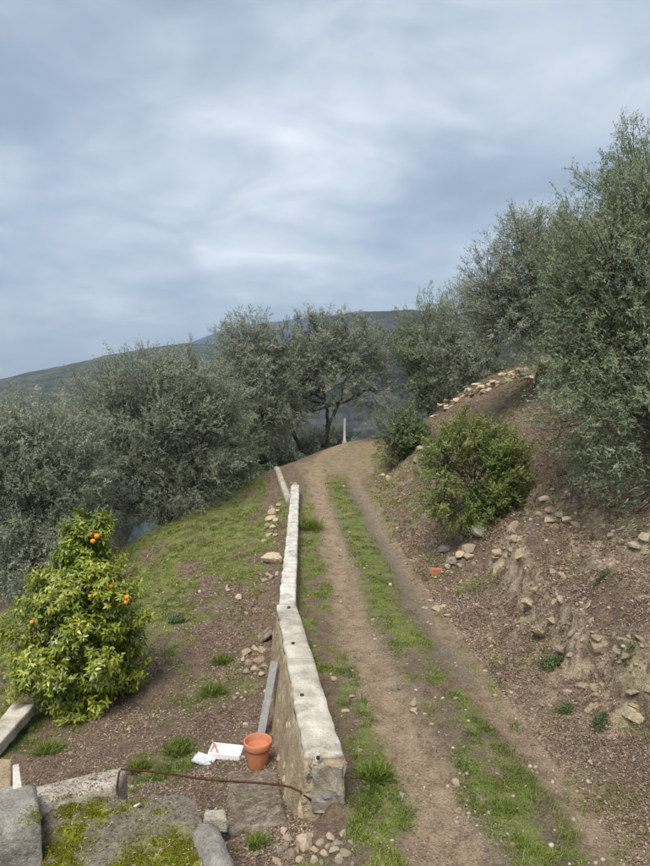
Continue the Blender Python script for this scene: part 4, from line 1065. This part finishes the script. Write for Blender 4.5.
def rebar():
    a = onz(117, 787, .16); top = at_d(119, 769, a[1] + .02)
    c = at_d(290, 787, 6.55); e2 = at_d(311, 800, 6.42); mid = at_d(205, 777, (a[1] + 6.55) / 2)
    P = [a - (0, 0, .06), a, top - (0, 0, .03), top + (.02, 0, 0)]
    for t in np.linspace(.08, 1, 12):
        q = (1 - t) * top + t * c; q[2] += .012 * math.sin(t * 9) - .0 * t; P.append(q)
    P += [c * .5 + e2 * .5 + (0, 0, .02), e2]
    tb = Tubes(); tb.add(np.array(P), .0115, 8)
    o = link('iron_bar', tb.mesh('iron_bar', M['rust'], a), None, a)
    tag(o, 'thin rusty bent iron bar spanning from the concrete beam to the wall end', 'bar')
rebar()
def flower_pot():
    p = hit(258, 768); d = p[1]; k = d / FPX
    root = empty('flower_pot', p); tag(root, 'empty orange terracotta flower pot beside the wall', 'flower pot')
    def lathe(name, prof, mat, n=40):
        pr = np.array(prof); an = np.arange(n) / n * 2 * np.pi
        V = np.stack([pr[:, 0:1] * np.cos(an), pr[:, 0:1] * np.sin(an), np.repeat(pr[:, 1:2], n, 1)], -1).reshape(-1, 3)
        m = len(pr); i = np.arange(m - 1)[:, None] * n; j = np.arange(n)[None, :]; j2 = (j + 1) % n
        F = np.stack([i + j, i + j2, i + n + j2, i + n + j], -1).reshape(-1, 4)
        return link(name, np_mesh(name, V, F, mat, smooth=True), root)
    r0, r1, h = 9.8 * k, 13.0 * k, 30 * k
    lathe('pot_body', [(0.001, .01), (r0 * .96, .0), (r0, .012), (r1 * .97, h * .78), (r1 * .97, h * .80), (r1 * .88, h * .80), (r0 * .9, h * .25), (0.001, h * .25)], M['terracotta'])
    rr = r1 * 1.11
    lathe('rim', [(r1 * .97, h * .765), (rr * .97, h * .765), (rr, h * .79), (rr * 1.02, h * .98), (rr, h * 1.0), (rr * .93, h * 1.0), (rr * .91, h * .98), (r1 * .88, h * .80)], M['terracotta'])
    s = lathe('soil', [(0.001, h * .33), (r0 * .6, h * .34), (r0 * .98, h * .31)], M['soil'])
flower_pot()
def tray():
    p = hit(226, 757); root = empty('foam_tray', p); tag(root, 'white rectangular tray lying on the ground left of the flower pot', 'tray')
    root.rotation_euler = (.10, .04, -.12)
    box_np('floor_panel', .44, .22, .02, M['foam'], root, (0, 0, .05), jit=.002)
    for sy in (-1, 1): box_np('side', .45, .022, .085, M['foam'], root, (0, sy * .115, .075), (sy * .15, 0, 0))
    for sx in (-1, 1): box_np('side', .022, .215, .085, M['foam'], root, (sx * .222, 0, .075), (0, -sx * .15, 0))
    tb = Tubes(); a = np.array([-.10, -.05, .06]); tb.add(np.array([a, a + (-.05, .05, .09), a + (-.10, .08, .16)]), .013, 6)
    o = link('stick', tb.mesh('stick', M['terracotta']), None, p); tag(o, 'short reddish stick lying in the white tray', 'stick')
    p = hit(204, 763); r2 = empty('plastic_lid', p); tag(r2, 'milky plastic sheet lying in the grass left of the white tray', 'plastic lid')
    r2.rotation_euler = (.12, .1, -.35)
    box_np('sheet', .30, .16, .014, M['milky'], r2, (0, 0, .05), jit=.004)
    box_np('lip', .30, .014, .04, M['milky'], r2, (0, -.085, .045)); box_np('lip', .30, .014, .04, M['milky'], r2, (0, .085, .045))
tray()
def plank():
    b = hit(261, 738); b = b + np.array([0, 0, .0]); y = b[1] + .55
    t = np.array([float(wall_frame(y)) - .31, y, .02])
    d = t - b; L = np.linalg.norm(d)
    q = Vector(d).to_track_quat('Y', 'Z')
    o = box_np('timber_plank', .12, L, .03, M['plank'], None, (b + t) / 2 + np.array([0, 0, .03]), (0, 0, 0), .005, .001)
    o.rotation_euler = q.to_euler()
    tag(o, 'weathered grey plank leaning against the wall behind the flower pot', 'plank')
    p = hit(262, 640); y = p[1]
    o = box_np('stone_tile', .34, .36, .045, M['dirty'], None, (float(wall_frame(y)) - .50, y, gz(p[0], y) + .10), (.12, -.62, .1), .008, .006)
    tag(o, 'flat grey tile propped over a dark hollow beside the wall', 'tile')
    o = link('stick', None) if False else None
    a = onz(128, 812, .06); tb = Tubes(); tb.add(np.array([a, a + (.05, .06, .02), a + (.09, .10, .02)]), .012, 6)
    o = link('white_stick', tb.mesh('white_stick', M['pvc'], a), None, a); tag(o, 'short white stick lying on the mossy concrete ledge', 'stick')
plank()
def post():
    p = at_d(344.5, 441, 33.9); z0 = gz(p[0], p[1])
    root = empty('marker_post', (p[0], p[1], z0)); tag(root, 'thin white post standing at the outside of the bend', 'post')
    top = at_d(344.5, 418, 33.9)[2] - z0
    tb = Tubes(); tb.add(np.array([[0, 0, -.3], [0, 0, top * .5], [.01, 0, top - .02], [.01, 0, top]]), np.array([.065, .065, .062, .05]), 12)
    link('pole', tb.mesh('pole', M['pvc']), root)
    tb = Tubes(); tb.add(np.array([[0, 0, -.2], [0, 0, .08], [0, 0, .14]]), np.array([.13, .12, .08]), 12)
    link('footing', tb.mesh('footing', M['concrete_white']), root)
post()
def tarp():
    p = foot(146, 23.2)
    n = 26; u = np.linspace(-1, 1, n); U, V_ = np.meshgrid(u, u)
    X = U * .6; Y = V_ * .5
    Z = .42 * np.clip(1 - (U ** 2 + V_ ** 2) * .75, 0, 1) ** .7 + (fbm(U * 5 + 4, V_ * 5 + 4, s=91) - .5) * .55
    Z = np.where((np.abs(U) > .97) | (np.abs(V_) > .97), -.1, Z)
    V = np.stack([X.ravel(), Y.ravel(), Z.ravel()], 1); i = np.arange(n - 1)[:, None] * n + np.arange(n - 1)[None, :]
    F = np.stack([i, i + 1, i + 1 + n, i + n], -1).reshape(-1, 4)
    o = link('sheet_heap', np_mesh('sheet_heap', V, F, M['net'], smooth=True), None, p)
    tag(o, 'crumpled blue-grey sheet heaped under the big round olive', 'sheet')
    b = at_d(252, 462, 29.6); z = gz(b[0], b[1]); b[2] = z
    tb = Tubes(); tb.add(np.array([b - (0, 0, .2), b + (-.05, 0, .6), b + (-.12, 0, 1.1), b + (-.35, 0, 1.45), b + (-.62, 0, 1.4)]), np.array([.06, .055, .05, .04, .03]), 8)
    o = link('dead_branch', tb.mesh('dead_branch', M['bark_pale'], b), None, b); tag(o, 'bare pale crooked branch standing left of the bend', 'branch')
tarp()

# ------------------------------------------------------------------ houses down in the valley
def house(px, py, d, wd, label, rz):
    x = (px - 325) / FPX * d
    z = max(gz(x, d), CAM_H - (py - 391) / FPX * d - 3)
    root = empty('valley_house', (x, d, z)); root.rotation_euler = (0, 0, rz)
    tag(root, label, 'house', 'pale houses down in the valley')
    hh, dp = wd * .62, wd * .8
    box_np('wall', wd, dp, hh + 3, M['houseW'], root, (0, 0, hh / 2 - 1.5), bev=.05)
    bm = bmesh.new(); a, b, t = wd / 2 + .5, dp / 2 + .5, wd * .18
    vs_ = [bm.verts.new(c) for c in ((-a, -b, 0), (a, -b, 0), (a, b, 0), (-a, b, 0), (-a, 0, t), (a, 0, t), (-a, -b, -.25), (a, -b, -.25), (a, b, -.25), (-a, b, -.25))]
    for f in ((0, 1, 5, 4), (2, 3, 4, 5), (0, 4, 3), (1, 2, 5), (6, 7, 1, 0), (8, 9, 3, 2), (7, 8, 2, 1), (9, 6, 0, 3), (9, 8, 7, 6)): bm.faces.new([vs_[i] for i in f])
    me = bpy.data.meshes.new('roof'); bm.to_mesh(me); bm.free(); me.materials.append(M['roof'])
    link('roof', me, root, (0, 0, hh + .26))
    for i in range(3):
        for j in range(2):
            box_np('window', wd * .11, .16, hh * .2, M['pane'], root, (-wd * .3 + i * wd * .3, -dp / 2, hh * (.28 + .42 * j)), bev=.02)
house(6, 463, 420, 9, 'white house at the left edge seen through olive branches', .2)
house(37, 484, 380, 9, 'pale house below the left-edge house between the olives', -.3)
house(288, 452, 520, 9, 'white house behind the bare trunks at the bend', .3)
house(358, 437, 620, 9, 'white house just right of the thin white post', .5)
def far_wood():
    r = np.random.default_rng(77)
    n = 520
    y = 170 * (600 / 170) ** r.random(n); px = r.uniform(-60, 470, n); x = (px - 325) / FPX * y
    z = H(x, y); sz = r.uniform(1.6, 3.4, n) * np.clip(y / 120, .9, 1.8); per = 190
    k = np.repeat(np.arange(n), per); dv = unit(n * per, r) * (r.random(n * per) ** .4)[:, None]
    P = np.stack([x, y, z + sz * .9], 1)[k] + dv * (sz[:, None] * np.array([1, 1, .85]))[k]
    V, F, A = leaves(P, unit(len(k), r) + np.array([0, 0, .3]), unit(len(k), r) + dv, sz[k] * .24, sz[k] * .15, np.clip(r.beta(2, 2.4, len(k)) * .55 + r.random(n)[k] * .3, 0, 1))
    tag(link('far_wood', np_mesh('far_wood', V, F, M['olive_leaf_green'], {'rnd': A})), 'olive woods covering the valley slopes behind the trees', 'wood', None, 'stuff')
far_wood()

# ------------------------------------------------------------------ grass, weeds, litter, pebbles
def scatter(n, dmin, dmax, px0=-30, px1=690, seed=1, power=1.0):
    r = np.random.default_rng(seed)
    t = r.random(n)
    d = dmin * (dmax / dmin) ** (t ** power)
    px = r.uniform(px0, px1, n)
    return (px - 325) / FPX * d, d, r
BLOCK = []   # places kept clear
def grass(name, n, dmin, dmax, seed, hgt, label, select, wmul=1.):
    x, y, r = scatter(n, dmin, dmax, seed=seed)
    g = grass_mask(x, y)
    cl = fbm(x * 4.5, y * 4.5, s=88, o=3)
    keep = (r.random(n) < g * sstep(.36, .58, cl) * 1.2) & select(x, y)
    x, y, g, cl = x[keep], y[keep], g[keep], cl[keep]; m = len(x)
    z = H(x, y) - .006
    P = np.stack([x, y, z], 1)
    az = r.uniform(0, 6.28, m)
    ln = r.uniform(.15, .85, m)[:, None]
    D = np.stack([np.cos(az), np.sin(az), np.zeros(m)], 1) * ln + np.array([0, 0, .85])
    N = np.stack([-np.sin(az), np.cos(az), np.zeros(m)], 1)
    N = np.cross(D, N)
    tuft = sstep(.52, .68, cl)
    L = hgt * r.uniform(.5, 1.15, m) * (.65 + .55 * tuft) * np.clip(.8 + y * .012, 1, 1.4)
    W = .0085 * np.clip(y / 7.5, 1, 3.2) * r.uniform(.7, 1.2, m) * wmul
    dry = fbm(x * .9, y * .9, s=97)
    rnd = np.clip(r.beta(2, 2.4, m) * .72 + (dry - .5) * .9 - .10 * tuft + .13, 0, 1)
    V, F, A = leaves(P, D, N, L, W, rnd, .16, .5)
    tag(link(name, np_mesh(name, V, F, M['grass'], {'rnd': A})), label, 'grass', None, 'stuff')
grass('track_grass', 480000, 4.8, 26, 61, .062, 'short grass on the middle and verge of the track', lambda x, y: (x > x_l(y)) & (x < x_f(y)))
grass('terrace_grass', 620000, 5.2, 30, 62, .070, 'patchy grass on the terrace left of the wall', lambda x, y: (x < x_l(y) - .2))
grass('bank_grass', 330000, 5.2, 36, 63, .09, 'sparse grass growing on the bank', lambda x, y: (x > x_f(y)))

def litter(name, n, seed, select, label, size=1.):
    x, y, r = scatter(n, 4.9, 30, seed=seed)
    keep = select(x, y, r)
    x, y = x[keep], y[keep]; m = len(x)
    z = H(x, y) + r.uniform(.0, .016, m)
    P = np.stack([x, y, z], 1)
    D = unit(m, r); D[:, 2] = D[:, 2] * .35 + .12
    N = unit(m, r) * .55 + np.array([0, 0, 1.])
    stick = r.random(m) < .35
    k = np.clip(y / 9, .8, 1.8) * size
    L = np.where(stick, r.uniform(.04, .13, m), r.uniform(.02, .05, m)) * k
    W = np.where(stick, .007 * k, L * .55)
    V, F, A = tri_leaves(P, D, N, L, W, np.clip(r.random(m) * .75 + .45 * (fbm(x * 2.3, y * 2.3, s=79) - .25), 0, 1))
    tag(link(name, np_mesh(name, V, F, M['litter'], {'rnd': A})), label, 'leaf litter', None, 'stuff')
litter('bank_litter', 720000, 71, lambda x, y, r: (x > x_f(y) - .12) & (r.random(len(x)) < .25 + .75 * sstep(.36, .56, fbm(x * 1.6, y * 1.6, s=73))), 'dry leaves and twigs strewn over the bank', .95)
litter('terrace_litter', 260000, 72, lambda x, y, r: (x < x_l(y) - .15) & (x > x_e(y) - 3) & (r.random(len(x)) < (.25 + .7 * sstep(.38, .56, fbm(x * 1.6, y * 1.6, s=74))) * (1 - .85 * grass_mask(x, y))), 'dry leaves strewn over the terrace')
litter('track_litter', 60000, 75, lambda x, y, r: (x > x_l(y) + .15) & (x < x_f(y)) & (r.random(len(x)) < .45 * sstep(.42, .6, fbm(x * 2, y * 2, s=76))), 'bits of dry straw on the track', .7)

def pebbles(name, n, seed, select, label, smin, smax):
    x, y, r = scatter(n, 4.9, 30, seed=seed)
    keep = select(x, y, r); x, y = x[keep], y[keep]; m = len(x)
    t = (1 + 5 ** .5) / 2
    I = np.array([(-1, t, 0), (1, t, 0), (-1, -t, 0), (1, -t, 0), (0, -1, t), (0, 1, t), (0, -1, -t), (0, 1, -t), (t, 0, -1), (t, 0, 1), (-t, 0, -1), (-t, 0, 1)], float) / 1.9
    FI = np.array([(0, 11, 5), (0, 5, 1), (0, 1, 7), (0, 7, 10), (0, 10, 11), (1, 5, 9), (5, 11, 4), (11, 10, 2), (10, 7, 6), (7, 1, 8), (3, 9, 4), (3, 4, 2), (3, 2, 6), (3, 6, 8), (3, 8, 9), (4, 9, 5), (2, 4, 11), (6, 2, 10), (8, 6, 7), (9, 8, 1)])
    s = (smin + (smax - smin) * r.random(m) ** 3.2) * np.clip(y / 9, .8, 1.5)
    az = r.uniform(0, 6.28, m)
    V = I[None] * (1 + r.normal(0, .17, (m, 12, 1))) * np.stack([s, s * r.uniform(.6, 1, m), s * r.uniform(.4, .8, m)], 1)[:, None, :]
    ca, sa = np.cos(az)[:, None], np.sin(az)[:, None]
    V = np.stack([V[..., 0] * ca - V[..., 1] * sa, V[..., 0] * sa + V[..., 1] * ca, V[..., 2]], -1)
    V += np.stack([x, y, H(x, y) + s * .15], 1)[:, None, :]
    F = (FI[None] + (np.arange(m) * 12)[:, None, None]).reshape(-1, 3)
    tag(link(name, np_mesh(name, V.reshape(-1, 3), F, M['pebble'], {'rnd': np.repeat(r.random(m), 12)})), label, 'pebbles', None, 'stuff')
M['pebble'] = leaf_mat('pebble', [(.0, (.13, .105, .08)), (1., (.50, .435, .345)), (.5, (.26, .21, .155)), (.85, (.38, .315, .235))], .9, .0, .15)
pebbles('track_pebbles', 15000, 81, lambda x, y, r: (x > x_l(y) + .1) & (x < x_f(y) + .5) & (r.random(len(x)) < .18 + .8 * np.exp(-((x - xc(y) + .45) / .25) ** 2) * sstep(.45, .6, fbm(x * 1.2, y * .8, s=83)) + .55 * np.exp(-((x - x_f(y)) / .3) ** 2)), 'pebbles scattered along the track', .008, .042)
pebbles('bank_pebbles', 22000, 82, lambda x, y, r: (x > x_f(y) + .1) & (r.random(len(x)) < .10 + .6 * sstep(.5, .66, fbm(x * 1.3, y * 1.3, s=84)) + .5 * (np.abs(ledge_rise(x, y)) > .1)), 'pebbles and clods on the bank', .008, .045)
pebbles('terrace_pebbles', 9000, 86, lambda x, y, r: (x < x_l(y) - .2) & (x > x_e(y)) & (r.random(len(x)) < .05 + .55 * np.exp(-((x_l(y) - x - .7) / .5) ** 2)), 'pebbles on the terrace beside the wall', .010, .05)

def weed(px, py, wpx, label, seed, tall=.6, group='leafy weeds'):
    p = hit(px, py); s = wpx * p[1] / FPX
    r = np.random.default_rng(seed)
    root = empty('weed_plant', p); tag(root, label, 'weed', group)
    blade = tall > .65
    n = 420 if blade else 260
    az = r.uniform(0, 6.28, n); el = r.uniform(.5, 1.5, n) if blade else r.uniform(.0, 1.3, n)
    D = np.stack([np.cos(az) * np.cos(el), np.sin(az) * np.cos(el), np.sin(el)], 1) + r.normal(0, .15, (n, 3))
    a2 = r.uniform(0, 6.28, n)
    P = np.stack([np.cos(a2), np.sin(a2), np.zeros(n)], 1) * (s * .42 * r.random(n) ** .6)[:, None] * (.6 + .8 * vnoise(np.cos(a2) * 2 + 9, np.sin(a2) * 2 + 9, s=seed))[:, None]
    if not blade: P[:, 2] += r.random(n) * s * tall * .5
    P[:, 2] += H(P[:, 0] + p[0], P[:, 1] + p[1]) - p[2]
    N = np.cross(D, np.stack([-np.sin(az), np.cos(az), np.zeros(n)], 1)); N *= np.sign(N[:, 2:3] + 1e-6)
    if blade: V, F, A = leaves(P, D, N, s * tall * r.uniform(.35, .85, n), np.full(n, .012), r.beta(2, 2.4, n) * .8, .18, .5)
    else: V, F, A = leaves(P, D, N, s * r.uniform(.10, .20, n), s * r.uniform(.05, .09, n), r.beta(2, 2, n), .12, .5)
    link('leaves', np_mesh('leaves', V, F, M['grass' if blade else 'weed'], {'rnd': A}), root)
    tb = Tubes()
    for k in range(10):
        j = r.integers(0, n); tb.add(np.array([[0, 0, -.03], P[j] * .5, P[j]]) + 1e-4, np.array([.006, .005, .003]), 4, cap=False)
    link('stem', tb.mesh('stem', M['twig']), root)
weed(549, 666, 24, 'grey-green leafy weed on the bank below the eroded ledge', 401, .5)
weed(561, 662, 18, 'smaller weed touching the grey-green weed below the ledge', 406, .5)
weed(565, 712, 20, 'bright green weed lowest on the bank near the right rut', 402)
weed(600, 724, 22, 'pale green weed on the bank near the right edge', 403)
weed(602, 578, 16, 'small green weed high on the bank under the large olive', 404)
weed(628, 655, 14, 'small dark weed on the bank right of the eroded ledge', 409)
weed(310, 529, 26, 'tall dark green tuft growing against the far wall', 405, 1.0)
weed(374, 778, 34, 'dark green tuft on the verge beside the broken wall end', 407, .7)
weed(48, 752, 30, 'green tuft on the bare ground in front of the orange tree', 408, .7)
weed(177, 622, 22, 'green tuft on the terrace right of the orange tree', 410, .5)
weed(178, 752, 28, 'green tuft on the terrace left of the white tray', 411, .7)

weed(214, 694, 26, 'long green tuft on the terrace above the white tray', 412, .7)
weed(222, 664, 20, 'green tuft left of the stones heaped against the wall', 413, .7)
weed(258, 846, 22, 'green tuft growing in the gap below the old concrete slab', 414, .7)
weed(140, 770, 22, 'green tuft behind the iron bar next to the concrete beam', 415, .7)

# ------------------------------------------------------------------ the air
def haze():
    lo, hi = float(Vg[:, 2].min()), 0
    for o in C.objects:
        if o.type == 'MESH' and o.parent is None:
            zz = np.empty(len(o.data.vertices) * 3, np.float32); o.data.vertices.foreach_get('co', zz)
            z = zz[2::3] + o.location.z
            lo = min(lo, float(z.min())); hi = max(hi, float(z.max()))
    x0, x1, y0, y1, z0, z1 = xs.min() - 60, xs.max() + 60, ys.min() - 20, ys.max() + 60, lo - 1, hi + 15
    bm = bmesh.new(); bmesh.ops.create_cube(bm, size=1)
    for v in bm.verts: v.co = Vector(((x0 + x1) / 2 + v.co.x * (x1 - x0), (y0 + y1) / 2 + v.co.y * (y1 - y0), (z0 + z1) / 2 + v.co.z * (z1 - z0)))
    me = bpy.data.meshes.new('haze'); bm.to_mesh(me); bm.free()
    m = bpy.data.materials.new('haze_air'); m.use_nodes = True; t = m.node_tree; t.nodes.clear()
    v = t.nodes.new('ShaderNodeVolumePrincipled'); v.inputs['Color'].default_value = (.62, .78, 1.0, 1); v.inputs['Density'].default_value = 1.7e-4
    v.inputs['Anisotropy'].default_value = .1
    o_ = t.nodes.new('ShaderNodeOutputMaterial'); t.links.new(v.outputs[0], o_.inputs['Volume'])
    me.materials.append(m)
    tag(link('haze', me), kind='stuff')
haze()
